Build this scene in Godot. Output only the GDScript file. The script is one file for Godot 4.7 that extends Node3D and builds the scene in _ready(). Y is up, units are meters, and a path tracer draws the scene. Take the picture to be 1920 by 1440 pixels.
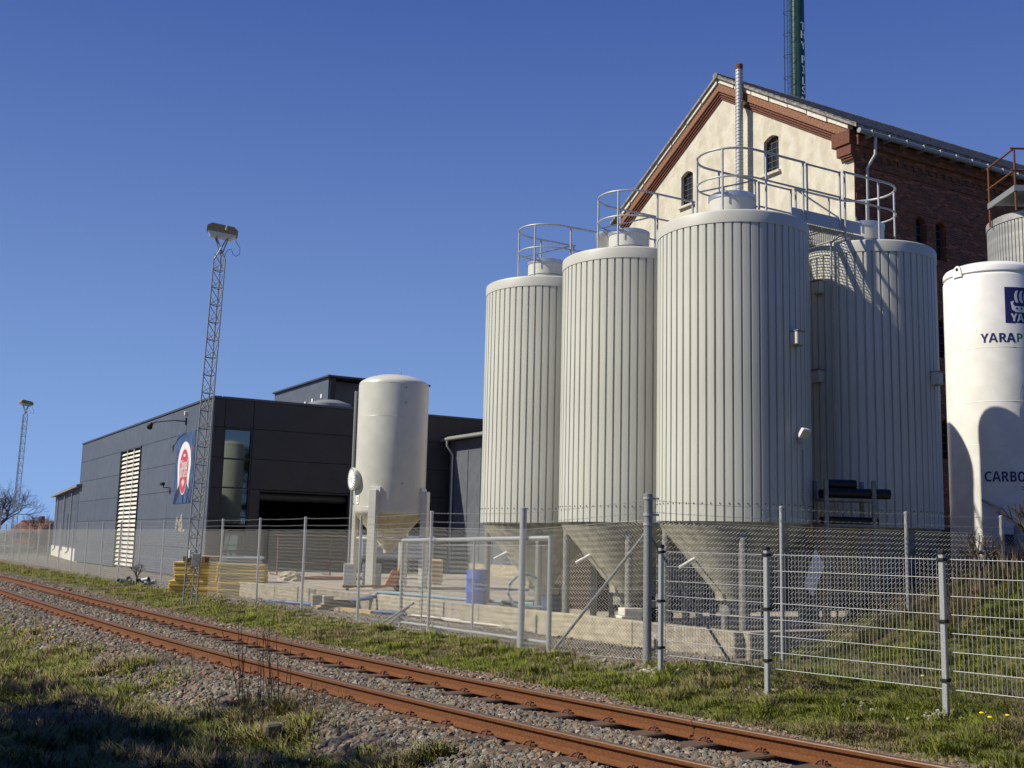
extends Node3D
# A brewery yard beside a railway: silos, tanks, brick malt house, dark warehouse, fences, track.

const YAW := 0.5292            # the yard's own axes: local -Z runs along the warehouse's lit side, local +X along its shaded side
const EYE := 1.55
const SILO_BASE := 0.22
var DU := Vector3(-sin(YAW), 0, -cos(YAW))
var DV := Vector3(cos(YAW), 0, -sin(YAW))
var rng := RandomNumberGenerator.new()
var taken := {}
var M := {}
var hill := FastNoiseLite.new()
var patch := FastNoiseLite.new()

# ---------------------------------------------------------------- mesh building
class MB:
	var v := PackedVector3Array()
	var n := PackedVector3Array()
	var uv := PackedVector2Array()
	var c := PackedColorArray()
	var col := Color(1, 1, 1)
	var use_c := false
	func tri(a: Vector3, b: Vector3, d: Vector3, na = null, nb = null, nd = null):
		# a, b, d counter-clockwise seen from outside
		var fn := (b - a).cross(d - a).normalized()
		v.append(a); v.append(d); v.append(b)
		n.append(fn if na == null else na); n.append(fn if nd == null else nd); n.append(fn if nb == null else nb)
		if use_c:
			c.append(col); c.append(col); c.append(col)
		for p in [a, d, b]:
			if absf(fn.y) > 0.7: uv.append(Vector2(p.x, p.z))
			elif absf(fn.x) > absf(fn.z): uv.append(Vector2(p.z, -p.y))
			else: uv.append(Vector2(p.x, -p.y))
	func quad(a: Vector3, b: Vector3, d: Vector3, e: Vector3):
		tri(a, b, d); tri(a, d, e)
	func squad(a, b, d, e, na, nb, nd, ne):
		tri(a, b, d, na, nb, nd); tri(a, d, e, na, nd, ne)
	func box(ctr: Vector3, s: Vector3, B := Basis(), ch := 0.0):
		var h := s * 0.5
		ch = minf(ch, minf(h.x, minf(h.y, h.z)) * 0.8)
		if ch <= 0.0:
			var p := []
			for i in 8:
				p.append(ctr + B * Vector3(h.x if i & 1 else -h.x, h.y if i & 2 else -h.y, h.z if i & 4 else -h.z))
			quad(p[4], p[5], p[7], p[6]); quad(p[1], p[0], p[2], p[3])
			quad(p[5], p[1], p[3], p[7]); quad(p[0], p[4], p[6], p[2])
			quad(p[6], p[7], p[3], p[2]); quad(p[0], p[1], p[5], p[4])
			return
		var k := h - Vector3(ch, ch, ch)
		# faces
		for ax in 3:
			for sg in [-1.0, 1.0]:
				var a1 := (ax + 1) % 3
				var a2 := (ax + 2) % 3
				var q := []
				for m in [[-1, -1], [1, -1], [1, 1], [-1, 1]]:
					var w := Vector3()
					w[ax] = sg * h[ax]; w[a1] = m[0] * k[a1]; w[a2] = m[1] * k[a2]
					q.append(ctr + B * w)
				if sg > 0: quad(q[0], q[1], q[2], q[3])
				else: quad(q[3], q[2], q[1], q[0])
		# edges
		for ax in 3:
			var a1 := (ax + 1) % 3
			var a2 := (ax + 2) % 3
			for s1 in [-1.0, 1.0]:
				for s2 in [-1.0, 1.0]:
					var w := []
					for m in [[-1, 0], [1, 0], [1, 1], [-1, 1]]:
						var t := Vector3()
						t[ax] = m[0] * k[ax]
						if m[1] == 0:
							t[a1] = s1 * h[a1]; t[a2] = s2 * k[a2]
						else:
							t[a1] = s1 * k[a1]; t[a2] = s2 * h[a2]
						w.append(ctr + B * t)
					var fn: Vector3 = (w[1] - w[0]).cross(w[2] - w[0])
					var o := Vector3(); o[a1] = s1; o[a2] = s2
					if fn.dot(B * o) > 0: quad(w[0], w[1], w[2], w[3])
					else: quad(w[3], w[2], w[1], w[0])
		for sx in [-1.0, 1.0]:
			for sy in [-1.0, 1.0]:
				for sz in [-1.0, 1.0]:
					var a := ctr + B * Vector3(sx * h.x, sy * k.y, sz * k.z)
					var b := ctr + B * Vector3(sx * k.x, sy * h.y, sz * k.z)
					var d := ctr + B * Vector3(sx * k.x, sy * k.y, sz * h.z)
					if (b - a).cross(d - a).dot(B * Vector3(sx, sy, sz)) > 0: tri(a, b, d)
					else: tri(a, d, b)
	func tube(p0: Vector3, p1: Vector3, r: float, k := 8, r1 := -1.0, caps := true):
		if r1 < 0: r1 = r
		var d := (p1 - p0)
		if d.length() < 1e-6: return
		d = d.normalized()
		var s := d.cross(Vector3.UP if absf(d.y) < 0.95 else Vector3.RIGHT).normalized()
		var t := s.cross(d)
		for i in k:
			var a := TAU * i / k
			var b := TAU * (i + 1) / k
			var na := s * cos(a) + t * sin(a)
			var nb := s * cos(b) + t * sin(b)
			squad(p0 + nb * r, p0 + na * r, p1 + na * r1, p1 + nb * r1, nb, na, na, nb)
			if caps and k > 3:
				tri(p0, p0 + na * r, p0 + nb * r); tri(p1, p1 + nb * r1, p1 + na * r1)
	func path(pts: Array, r: float, k := 6):
		# one swept tube with mitred rings
		var rings := []
		var s := Vector3()
		for i in pts.size():
			var d: Vector3
			if i == 0: d = (pts[1] - pts[0]).normalized()
			elif i == pts.size() - 1: d = (pts[i] - pts[i - 1]).normalized()
			else: d = ((pts[i] - pts[i - 1]).normalized() + (pts[i + 1] - pts[i]).normalized()).normalized()
			if i == 0: s = d.cross(Vector3.UP if absf(d.y) < 0.95 else Vector3.RIGHT).normalized()
			else: s = (s - d * s.dot(d)).normalized()
			var t := s.cross(d)
			var ring := []
			for j in k:
				var a := TAU * j / k
				ring.append(s * cos(a) + t * sin(a))
			rings.append(ring)
		for i in pts.size() - 1:
			for j in k:
				var j2 := (j + 1) % k
				var a: Vector3 = rings[i][j]; var b: Vector3 = rings[i][j2]
				var d: Vector3 = rings[i + 1][j2]; var e: Vector3 = rings[i + 1][j]
				squad(pts[i] + b * r, pts[i] + a * r, pts[i + 1] + e * r, pts[i + 1] + d * r, b, a, e, d)
		for j in k:
			var j2 := (j + 1) % k
			tri(pts[0], pts[0] + rings[0][j] * r, pts[0] + rings[0][j2] * r)
			var L := pts.size() - 1
			tri(pts[L], pts[L] + rings[L][j2] * r, pts[L] + rings[L][j] * r)
	func lathe(prof: Array, k := 32, ctr := Vector3(), sharp := 0.6):
		# prof: Vector2(radius, height) from the bottom up; normals smoothed round the axis, creased along it
		for i in prof.size() - 1:
			var p: Vector2 = prof[i]; var q: Vector2 = prof[i + 1]
			var sl := Vector2(q.y - p.y, -(q.x - p.x))
			if sl.length() < 1e-7: continue
			sl = sl.normalized()
			var s0 := sl; var s1 := sl
			if i > 0:
				var o: Vector2 = prof[i - 1]
				var w := Vector2(p.y - o.y, -(p.x - o.x)).normalized()
				if w.dot(sl) > sharp: s0 = (w + sl).normalized()
			if i < prof.size() - 2:
				var o: Vector2 = prof[i + 2]
				var w := Vector2(o.y - q.y, -(o.x - q.x)).normalized()
				if w.dot(sl) > sharp: s1 = (w + sl).normalized()
			for j in k:
				var a := TAU * j / k; var b := TAU * (j + 1) / k
				var ca := Vector3(cos(a), 0, -sin(a)); var cb := Vector3(cos(b), 0, -sin(b))
				var P0 := ctr + ca * p.x + Vector3(0, p.y, 0); var P1 := ctr + cb * p.x + Vector3(0, p.y, 0)
				var P2 := ctr + cb * q.x + Vector3(0, q.y, 0); var P3 := ctr + ca * q.x + Vector3(0, q.y, 0)
				var n0 := ca * s0.x + Vector3(0, s0.y, 0); var n1 := cb * s0.x + Vector3(0, s0.y, 0)
				var n2 := cb * s1.x + Vector3(0, s1.y, 0); var n3 := ca * s1.x + Vector3(0, s1.y, 0)
				if p.x > 1e-5: tri(P0, P1, P2, n0, n1, n2)
				if q.x > 1e-5: tri(P0, P2, P3, n0, n2, n3)
	func prism(poly: PackedVector2Array, z0: float, z1: float, X := Transform3D()):
		# poly counter-clockwise in XY, extruded along Z from z0 to z1 (z1 > z0)
		var idx := Geometry2D.triangulate_polygon(poly)
		for i in range(0, idx.size(), 3):
			var a := poly[idx[i]]; var b := poly[idx[i + 1]]; var d := poly[idx[i + 2]]
			if (b - a).cross(d - a) < 0:
				var t := b; b = d; d = t
			tri(X * Vector3(a.x, a.y, z1), X * Vector3(b.x, b.y, z1), X * Vector3(d.x, d.y, z1))
			tri(X * Vector3(a.x, a.y, z0), X * Vector3(d.x, d.y, z0), X * Vector3(b.x, b.y, z0))
		var m := poly.size()
		for i in m:
			var a := poly[i]; var b := poly[(i + 1) % m]
			quad(X * Vector3(a.x, a.y, z0), X * Vector3(b.x, b.y, z0), X * Vector3(b.x, b.y, z1), X * Vector3(a.x, a.y, z1))
	func mesh() -> ArrayMesh:
		var m := ArrayMesh.new()
		if v.is_empty(): return m
		var arr := []
		arr.resize(Mesh.ARRAY_MAX)
		arr[Mesh.ARRAY_VERTEX] = v; arr[Mesh.ARRAY_NORMAL] = n; arr[Mesh.ARRAY_TEX_UV] = uv
		if use_c: arr[Mesh.ARRAY_COLOR] = c
		m.add_surface_from_arrays(Mesh.PRIMITIVE_TRIANGLES, arr)
		return m

# ---------------------------------------------------------------- nodes
func numbered(called: String) -> String:
	if not taken.has(called):
		taken[called] = 0
		return called
	taken[called] += 1
	return "%s_%03d" % [called, taken[called]]

func meta(o: Node, label: String, category: String, group := "", kind := ""):
	if label: o.set_meta("label", label)
	if category: o.set_meta("category", category)
	if group: o.set_meta("group", group)
	if kind: o.set_meta("kind", kind)

func thing(called: String, label: String, category: String, at := Vector3(), turn := 0.0, group := "") -> Node3D:
	var o := Node3D.new()
	o.name = numbered(called)
	add_child(o)
	o.position = at
	o.rotation.y = turn
	meta(o, label, category, group)
	return o

func part(called: String, mb, mat: Material, parent: Node3D, at := Vector3(), turn := 0.0) -> MeshInstance3D:
	var o := MeshInstance3D.new()
	o.mesh = mb.mesh() if mb is MB else mb
	o.material_override = mat
	o.name = called
	parent.add_child(o, true)
	o.position = at
	o.rotation.y = turn
	return o

func solo(called: String, mb, mat: Material, label: String, category: String, at := Vector3(), turn := 0.0, group := "") -> MeshInstance3D:
	var o := part(numbered(called), mb, mat, self, at, turn)
	meta(o, label, category, group)
	return o

func structure(called: String, mb, mat: Material, kind := "structure", label := "") -> MeshInstance3D:
	var o := part(numbered(called), mb, mat, self)
	o.set_meta("kind", kind)
	if label: o.set_meta("label", label)
	return o

# ---------------------------------------------------------------- materials
func noise_image(sd: int, freq: float, size := 256, oct := 4, kind := FastNoiseLite.TYPE_SIMPLEX_SMOOTH) -> Image:
	var f := FastNoiseLite.new()
	f.seed = sd; f.frequency = freq; f.noise_type = kind; f.fractal_octaves = oct
	return f.get_seamless_image(size, size)

func ramp_tex(im: Image, a: Color, b: Color, lo := 0.25, hi := 0.75, speck := 0.0) -> ImageTexture:
	var w := im.get_width(); var h := im.get_height()
	var out := Image.create(w, h, true, Image.FORMAT_RGB8)
	for y in h:
		for x in w:
			var t := clampf((im.get_pixel(x, y).r - lo) / (hi - lo), 0, 1)
			if speck > 0: t = clampf(t + rng.randf_range(-speck, speck), 0, 1)
			out.set_pixel(x, y, a.lerp(b, t))
	out.generate_mipmaps()
	return ImageTexture.create_from_image(out)

func mat(c: Color, rough := 0.7, metal := 0.0, spec := 0.5) -> StandardMaterial3D:
	var m := StandardMaterial3D.new()
	m.albedo_color = c
	m.roughness = rough
	m.metallic = metal
	m.metallic_specular = spec
	return m

func grain(im: Image, a: Color, b: Color, per_metre: float, rough := 0.8, metal := 0.0, lo := 0.25, hi := 0.75, speck := 0.0, relief := 0.0, stretch := Vector3(1, 1, 1)) -> StandardMaterial3D:
	var m := mat(Color(1, 1, 1), rough, metal)
	m.albedo_texture = ramp_tex(im, a, b, lo, hi, speck)
	m.uv1_triplanar = true
	m.uv1_triplanar_sharpness = 4.0
	m.uv1_scale = stretch * per_metre
	if relief > 0:
		var nm := im.duplicate() as Image
		nm.convert(Image.FORMAT_RGBA8)
		nm.bump_map_to_normal_map(relief)
		nm.generate_mipmaps()
		m.normal_enabled = true
		m.normal_texture = ImageTexture.create_from_image(nm)
	return m

func vc(rough := 0.9) -> StandardMaterial3D:
	var m := mat(Color(1, 1, 1), rough)
	m.vertex_color_use_as_albedo = true
	return m

func S(r: int, g: int, b: int) -> Color:
	return Color(r / 255.0, g / 255.0, b / 255.0)

func brick_tex() -> ImageTexture:
	# 1.92 m x 2.0 m of Danish brick: 228 mm + joint, 66.7 mm courses; only courses too small to pick apart use it
	var w := 512; var h := 600
	var im := Image.create(w, h, true, Image.FORMAT_RGB8)
	var nz := noise_image(77, 0.02, 512, 4)
	im.fill(S(114, 100, 82))
	var ch := 20
	for row in 30:
		var x := -(32 if row % 2 else 0)
		while x < w:
			var bw := 62
			var t := rng.randf()
			var c := S(126, 70, 44).lerp(S(94, 50, 34), t)
			if rng.randf() < 0.12: c = S(74, 46, 34)
			if rng.randf() < 0.10: c = S(146, 84, 60)
			for yy in range(row * ch + 1, row * ch + ch - 3):
				for xx in range(maxi(0, x + 1), mini(w, x + bw)):
					var k := 0.8 + 0.4 * nz.get_pixel(xx % 512, yy % 512).r
					im.set_pixel(xx, yy, Color(c.r * k, c.g * k, c.b * k))
			x += 64
	im.generate_mipmaps()
	return ImageTexture.create_from_image(im)

func make_materials():
	var n1 := noise_image(11, 0.012, 256, 5)
	var n2 := noise_image(23, 0.03, 256, 5)
	var n3 := noise_image(31, 0.08, 256, 4)
	# coated steel and paint
	M.silo = grain(n2, S(190, 191, 182), S(201, 202, 194), 0.5, 0.5, 0.0, 0.2, 0.8, 0.03, 0.0, Vector3(3.0, 0.12, 3.0))
	M.silo_band = grain(n1, S(190, 190, 181), S(198, 198, 190), 0.2, 0.45, 0.0)
	M.cone = grain(n2, S(150, 146, 130), S(182, 178, 160), 0.6, 0.5, 0.1)
	M.leg_steel = grain(n2, S(122, 122, 118), S(150, 149, 143), 1.2, 0.55, 0.3)
	M.galv = grain(n3, S(158, 161, 163), S(190, 192, 193), 2.5, 0.48, 0.4)
	M.galv_dull = grain(n3, S(126, 130, 133), S(160, 163, 164), 2.0, 0.55, 0.4)
	M.bright = grain(n3, S(186, 188, 190), S(220, 221, 222), 2.0, 0.34, 0.75)
	M.tank = grain(n1, S(192, 192, 182), S(200, 200, 191), 0.5, 0.35)
	M.tank_cone = grain(n2, S(178, 166, 128), S(200, 190, 156), 0.8, 0.45)
	M.white = grain(n1, S(226, 226, 222), S(236, 236, 233), 0.5, 0.32)
	M.grey_silo = grain(n2, S(150, 151, 148), S(172, 172, 168), 0.5, 0.5, 0.3)
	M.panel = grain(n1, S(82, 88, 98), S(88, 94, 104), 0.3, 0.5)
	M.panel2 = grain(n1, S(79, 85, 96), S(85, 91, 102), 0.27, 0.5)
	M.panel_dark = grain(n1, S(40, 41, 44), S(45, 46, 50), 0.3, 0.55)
	M.joint = mat(S(28, 30, 34), 0.8)
	M.trim = mat(S(64, 69, 78), 0.45)
	M.black = mat(S(22, 22, 24), 0.7)
	M.rubber = mat(S(18, 18, 20), 0.45)
	M.dark = mat(S(14, 14, 15), 0.9)
	M.interior = grain(n1, S(92, 92, 90), S(104, 104, 101), 0.3, 0.9)
	M.slat = grain(n2, S(208, 205, 194), S(222, 219, 209), 1.0, 0.6)
	M.glass = mat(S(104, 112, 106), 0.03, 1.0)
	M.pane = mat(S(30, 34, 40), 0.06, 0.0, 0.9)
	M.frame = mat(S(30, 31, 34), 0.5)
	# masonry
	M.brick = mat(Color(1, 1, 1), 0.9)
	M.brick.albedo_texture = brick_tex()
	M.brick.uv1_triplanar = true
	M.brick.uv1_scale = Vector3(1 / 1.92, 1 / 2.0, 1 / 1.92)
	M.brick_trim = grain(n2, S(96, 58, 46), S(118, 76, 60), 1.6, 0.9, 0, 0.25, 0.75, 0.12, 2.0)
	M.brick_cap = grain(n2, S(120, 82, 62), S(144, 106, 84), 1.4, 0.9, 0, 0.25, 0.75, 0.10, 2.0)
	M.plaster = grain(n2, S(190, 184, 166), S(206, 201, 186), 0.22, 0.92, 0, 0.22, 0.70, 0.06, 1.0, Vector3(1.0, 0.6, 1.0))
	M.stain = grain(n2, S(176, 166, 140), S(198, 188, 160), 0.6, 0.92)
	M.roof = grain(n2, S(112, 108, 104), S(150, 146, 140), 0.5, 0.85, 0, 0.25, 0.75, 0.10, 2.5)
	M.roof_edge = grain(n2, S(196, 190, 176), S(220, 215, 204), 1.0, 0.8)
	M.concrete = grain(n2, S(150, 142, 122), S(178, 169, 148), 0.5, 0.9, 0, 0.25, 0.75, 0.06, 1.5)
	M.concrete_old = grain(n2, S(138, 130, 116), S(170, 161, 144), 0.6, 0.92, 0, 0.25, 0.75, 0.08, 2.0)
	M.rust = grain(n3, S(90, 52, 22), S(118, 71, 31), 1.6, 0.85, 0.0, 0.2, 0.8, 0.14, 1.5)
	M.rust_dark = grain(n3, S(84, 54, 40), S(118, 74, 50), 3.0, 0.9, 0.0, 0.2, 0.8, 0.12)
	M.railhead = grain(n3, S(88, 66, 44), S(110, 84, 60), 2.0, 0.5, 0.2)
	M.sleeper = grain(n3, S(72, 58, 46), S(100, 82, 64), 3.0, 0.92, 0, 0.25, 0.75, 0.1, 2.0)
	M.wood = grain(n3, S(176, 146, 104), S(202, 174, 130), 3.0, 0.85, 0, 0.25, 0.75, 0.08, 0.0, Vector3(1, 4, 1))
	M.wood_old = grain(n3, S(128, 108, 82), S(160, 138, 108), 3.0, 0.9, 0, 0.25, 0.75, 0.08)
	M.wool = grain(n3, S(198, 170, 88), S(216, 190, 108), 4.0, 0.98, 0, 0.25, 0.75, 0.10, 0.6)
	M.blue = mat(S(52, 84, 178), 0.4)
	M.hose = mat(S(112, 136, 152), 0.6)
	M.drum_dark = mat(S(50, 62, 108), 0.5)
	M.seam = mat(S(112, 112, 110), 0.7)
	M.mossy = grain(n2, S(76, 76, 58), S(104, 100, 84), 4.0, 0.95)
	M.hose_blue = mat(S(78, 100, 148), 0.5)
	M.paleblue = grain(n2, S(160, 176, 190), S(178, 192, 204), 0.8, 0.5)
	M.orange = mat(S(172, 108, 66), 0.6)
	M.green = grain(n1, S(22, 62, 59), S(28, 72, 67), 0.4, 0.38)
	M.greendark = mat(S(22, 40, 40), 0.5)
	M.letter = mat(S(230, 234, 230), 0.5)
	M.navy = mat(S(34, 34, 96), 0.5)
	M.yaragreen = mat(S(20, 120, 104), 0.5)
	M.poster = grain(n1, S(46, 66, 104), S(66, 88, 128), 0.5, 0.5, 0, 0.3, 0.7)
	M.poster_white = mat(S(220, 220, 216), 0.5)
	M.poster_red = mat(S(186, 62, 78), 0.5)
	M.poster_pale = mat(S(232, 190, 190), 0.5)
	M.poster_ink = mat(S(24, 28, 40), 0.5)
	M.stone = vc(0.92)
	M.ground = vc(0.97)
	M.ground.albedo_texture = ramp_tex(n3, Color(0.72, 0.72, 0.72), Color(1, 1, 1), 0.2, 0.8, 0.2)
	M.ground.uv1_triplanar = true
	M.ground.uv1_world_triplanar = true
	M.ground.uv1_scale = Vector3(0.7, 0.7, 0.7)
	M.blade = vc(0.75)
	M.blade.backlight = Color(0.25, 0.25, 0.2)
	M.bark = grain(n3, S(70, 62, 56), S(98, 88, 80), 1.5, 0.95)
	M.twig = mat(S(66, 56, 50), 0.95)
	M.stalk = mat(S(112, 90, 62), 0.9)
	M.stalk_dark = mat(S(62, 48, 38), 0.9)
	M.yellow = mat(S(236, 202, 20), 0.7)
	M.redroof = grain(n2, S(104, 66, 54), S(126, 82, 68), 0.8, 0.9)
	M.housewall = grain(n2, S(140, 84, 66), S(164, 104, 84), 0.8, 0.9)
	M.hedge = vc(0.85)
	M.lampglass = mat(S(206, 204, 190), 0.2, 0.0)
	M.lamphood = grain(n2, S(126, 112, 70), S(164, 150, 104), 2.0, 0.6)
	M.metalsiding = grain(n1, S(132, 138, 152), S(146, 152, 166), 0.5, 0.45)
	M.annex = grain(n1, S(92, 97, 106), S(100, 105, 114), 0.5, 0.5)
	M.shed = grain(n2, S(58, 50, 44), S(72, 62, 54), 0.8, 0.9)
	M.wire = mat(S(196, 198, 196), 0.6, 0.1)
	M.bar = mat(S(74, 74, 72), 0.7)
	M.whitewall = mat(S(226, 224, 216), 0.85)

# ---------------------------------------------------------------- the scene
func _ready():
	rng.seed = 20080424
	hill.seed = 3; hill.frequency = 0.55; hill.fractal_octaves = 3
	patch.seed = 8; patch.frequency = 0.35; patch.fractal_octaves = 3
	# camera: 1.55 m above the rails, looking up 8.2 degrees, slightly rolled as the photograph is
	var cam := Camera3D.new()
	cam.name = "camera"
	cam.fov = 37.93
	cam.near = 0.1
	cam.far = 5000.0
	add_child(cam)
	var pit := deg_to_rad(8.178); var rol := deg_to_rad(1.362)
	var f := Vector3(0, sin(pit), -cos(pit)); var u0 := Vector3.RIGHT.cross(f)
	var r := Vector3.RIGHT * cos(rol) + u0 * sin(rol); var u := u0 * cos(rol) - Vector3.RIGHT * sin(rol)
	cam.transform = Transform3D(Basis(r, u, -f), Vector3(0, EYE, 0))
	cam.current = true
	# clear spring sky
	var env := Environment.new()
	env.background_mode = Environment.BG_SKY
	var sky := Sky.new()
	var sm := ProceduralSkyMaterial.new()
	sm.sky_top_color = Color(0.075, 0.20, 0.53)
	sm.sky_horizon_color = Color(0.525, 0.665, 0.865)
	sm.sky_curve = 0.23
	sm.ground_bottom_color = Color(0.14, 0.13, 0.10)
	sm.ground_horizon_color = Color(0.38, 0.40, 0.38)
	sm.sun_angle_max = 1.0
	sky.sky_material = sm
	env.sky = sky
	env.background_energy_multiplier = 1.0
	env.tonemap_mode = Environment.TONE_MAPPER_LINEAR
	env.tonemap_exposure = 1.15
	env.sdfgi_enabled = true
	env.ssao_enabled = true
	env.ssil_enabled = true
	var we := WorldEnvironment.new()
	we.name = "world_environment"
	we.environment = env
	add_child(we)
	# sun: high in the left, a little behind the photographer
	var sun := DirectionalLight3D.new()
	sun.name = "sun"
	sun.light_energy = 1.6
	sun.light_color = Color(1.0, 0.965, 0.885)
	sun.light_angular_distance = 0.53
	sun.shadow_enabled = true
	add_child(sun)
	var az := deg_to_rad(78.0); var el := deg_to_rad(43.0)
	var to_sun := Vector3(-sin(az) * cos(el), sin(el), cos(az) * cos(el))
	sun.look_at_from_position(to_sun * 50.0, Vector3.ZERO)
	make_materials()
	M.hedge_green = mat(S(70, 96, 40), 0.8)
	make_ground()
	make_slab()
	make_warehouse()
	make_annex()
	make_low_shed()
	make_malthouse()
	make_green_chimney()
	make_far_building()
	make_silos()
	make_tan_tank()
	make_white_tank()
	make_grey_silo()
	make_track()
	make_chain_fences()
	make_gate()
	make_panel_fence()
	lattice_mast("slender lattice light mast by the fence before the warehouse", Vector3(-8.41, -0.2, -30.25), 10.15, Vector3(0.24, 0, 0), 0.0)
	lattice_mast("far lattice light mast at the left picture edge", Vector3(-32.5, -0.2, -74.0), 10.3, Vector3(0.15, 0, 0), 0.6)
	make_packs()
	make_yard_objects()
	make_background()
	make_shade_trees()
	make_beyond_right()
	make_ballast()
	make_grass()

# ---------------------------------------------------------------- ground, track, ballast, grass
const TA := 0.575958653        # 33 degrees: chord of the track
func track_off(t: float) -> float:      # where the far rail runs, as a distance to the right of the chord
	var q := clampf(t, 4.0, 46.0)
	var l := -5.589302894e-05 * q * q * q + 0.005572245811 * q * q - 0.160873062 * q + 8.16537976
	if t < 4.0: l += -0.119 * (t - 4.0)
	return l
func to_track(x: float, z: float) -> Vector2:   # (along, across from the centre line; + is the yard side)
	var t := -x * sin(TA) - z * cos(TA)
	var l := x * cos(TA) - z * sin(TA)
	return Vector2(t, l - track_off(t) + 0.75)
func from_track(t: float, lat: float) -> Vector3:
	var l := lat + track_off(t) - 0.75
	return Vector3(-t * sin(TA) + l * cos(TA), 0, -t * cos(TA) - l * sin(TA))
func sstep(a: float, b: float, x: float) -> float:
	return smoothstep(a, b, x)
func curve(xs: Array, x: float) -> float:
	for i in xs.size() - 1:
		if x <= xs[i + 1][0]:
			if x <= xs[i][0]: return xs[i][1]
			return lerpf(xs[i][1], xs[i + 1][1], smoothstep(xs[i][0], xs[i + 1][0], x))
	return xs[xs.size() - 1][1]
const PROFILE := [[-12.0, -0.12], [-6.5, -0.16], [-3.4, -0.40], [-2.3, -0.44], [-1.45, -0.22], [-1.1, -0.185], [-0.75, -0.2], [-0.45, -0.17], [0.15, -0.17], [0.42, -0.205], [0.62, -0.235], [0.9, -0.22], [1.4, -0.19], [2.5, -0.33], [3.3, -0.27], [4.6, -0.20], [9.0, -0.2]]
func mound(x: float, z: float) -> float:
	var p := Vector3(x, 0, z) - Vector3(3.78, 0, -18.5)
	var a := p.dot(DV)
	var face := -p.dot(DU)            # in front of the plinth's shaded end
	var lat := to_track(x, z).y
	return 1.5 * sstep(0.2, 5.4, a) * sstep(4.5, 7.6, lat) * sstep(-1.6, 0.0, face)
func gh(x: float, z: float) -> float:
	var tl := to_track(x, z)
	var h := curve(PROFILE, tl.y)
	var rough := sstep(2.3, 3.0, tl.y) * (1.0 - sstep(4.6, 5.4, tl.y)) + sstep(2.2, 3.2, -tl.y)
	h += hill.get_noise_2d(x, z) * 0.09 * rough
	h += mound(x, z) + (hill.get_noise_2d(x + 40, z) * 0.12 if mound(x, z) > 0.1 else 0.0)
	# the strip by the corner post lies a little higher than the rest of the fence line
	h += 0.08 * exp(-Vector2(x - 2.2, z + 16.0).length_squared() / 6.0)
	return h
func grassy(x: float, z: float) -> float:      # 0 bare .. 1 full grass
	var tl := to_track(x, z)
	var edge := patch.get_noise_2d(x * 2.2, z * 2.2)
	var g := 0.0
	if tl.y > 0:
		g = sstep(2.15, 2.75, tl.y + edge * 0.5) * (1.0 - sstep(4.2, 4.9, tl.y + edge * 0.9))
		if tl.x < 12.8: g = maxf(g, sstep(2.1, 2.9, tl.y + edge * 0.4) * (1.0 - sstep(11.0, 12.8, tl.x + edge)))
		var al := (Vector3(x, 0, z) - Vector3(3.78, 0, -18.5)).dot(DV)
		g = maxf(g, sstep(0.15, 0.8, al + edge * 0.5) * sstep(2.3, 2.8, tl.y))
		g = maxf(g, sstep(0.10, 0.45, mound(x, z)))
		# bare ground round the corner post
		g *= 1.0 - 0.85 * exp(-Vector2(x - 1.8, z + 16.9).length_squared() / 1.6)
	else:
		g = sstep(1.6, 2.3, -tl.y + edge * 0.8)
	return clampf(g, 0, 1)

func make_ground():
	var xs := []; var zs := []
	var x := -1500.0
	while x < -70: xs.append(x); x += 130.0
	x = -70.0
	while x < -14: xs.append(x); x += 1.4
	while x < 12: xs.append(x); x += 0.3
	while x < 60: xs.append(x); x += 2.0
	while x <= 1500: xs.append(x); x += 130.0
	var z := 300.0
	while z > 14: zs.append(z); z -= 60.0
	z = 12.0
	while z > -2: zs.append(z); z -= 1.0
	while z > -32: zs.append(z); z -= 0.3
	while z > -100: zs.append(z); z -= 1.5
	while z >= -2600: zs.append(z); z -= 150.0
	var nx := xs.size(); var nz := zs.size()
	var v := PackedVector3Array(); var n := PackedVector3Array(); var c := PackedColorArray(); var uv := PackedVector2Array(); var idx := PackedInt32Array()
	for j in nz:
		for i in nx:
			var px: float = xs[i]; var pz: float = zs[j]
			var y := gh(px, pz)
			v.append(Vector3(px, y, pz))
			n.append(Vector3(gh(px - 0.1, pz) - gh(px + 0.1, pz), 0.2, gh(px, pz - 0.1) - gh(px, pz + 0.1)).normalized())
			uv.append(Vector2(px, pz))
			var tl := to_track(px, pz)
			var g := grassy(px, pz)
			var k := patch.get_noise_2d(px * 1.3, pz * 1.3)
			var bare := Color(0.19, 0.162, 0.125).lerp(Color(0.25, 0.215, 0.17), clampf(0.5 + k, 0, 1))
			if absf(tl.y) < 2.4: bare = Color(0.14, 0.127, 0.105)
			var soil := Color(0.10, 0.115, 0.02).lerp(Color(0.18, 0.145, 0.065), clampf(0.45 + k * 1.3, 0, 1))
			if pz < -100 or absf(px) > 70: soil = Color(0.06, 0.085, 0.03); g = 1.0
			c.append(bare.lerp(soil, g))
	for j in nz - 1:
		for i in nx - 1:
			var a := j * nx + i
			idx.append_array([a, a + nx + 1, a + 1, a, a + nx, a + nx + 1])
	var arr := []
	arr.resize(Mesh.ARRAY_MAX)
	arr[Mesh.ARRAY_VERTEX] = v; arr[Mesh.ARRAY_NORMAL] = n; arr[Mesh.ARRAY_COLOR] = c; arr[Mesh.ARRAY_TEX_UV] = uv; arr[Mesh.ARRAY_INDEX] = idx
	var m := ArrayMesh.new()
	m.add_surface_from_arrays(Mesh.PRIMITIVE_TRIANGLES, arr)
	structure("ground", m, M.ground)

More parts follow.
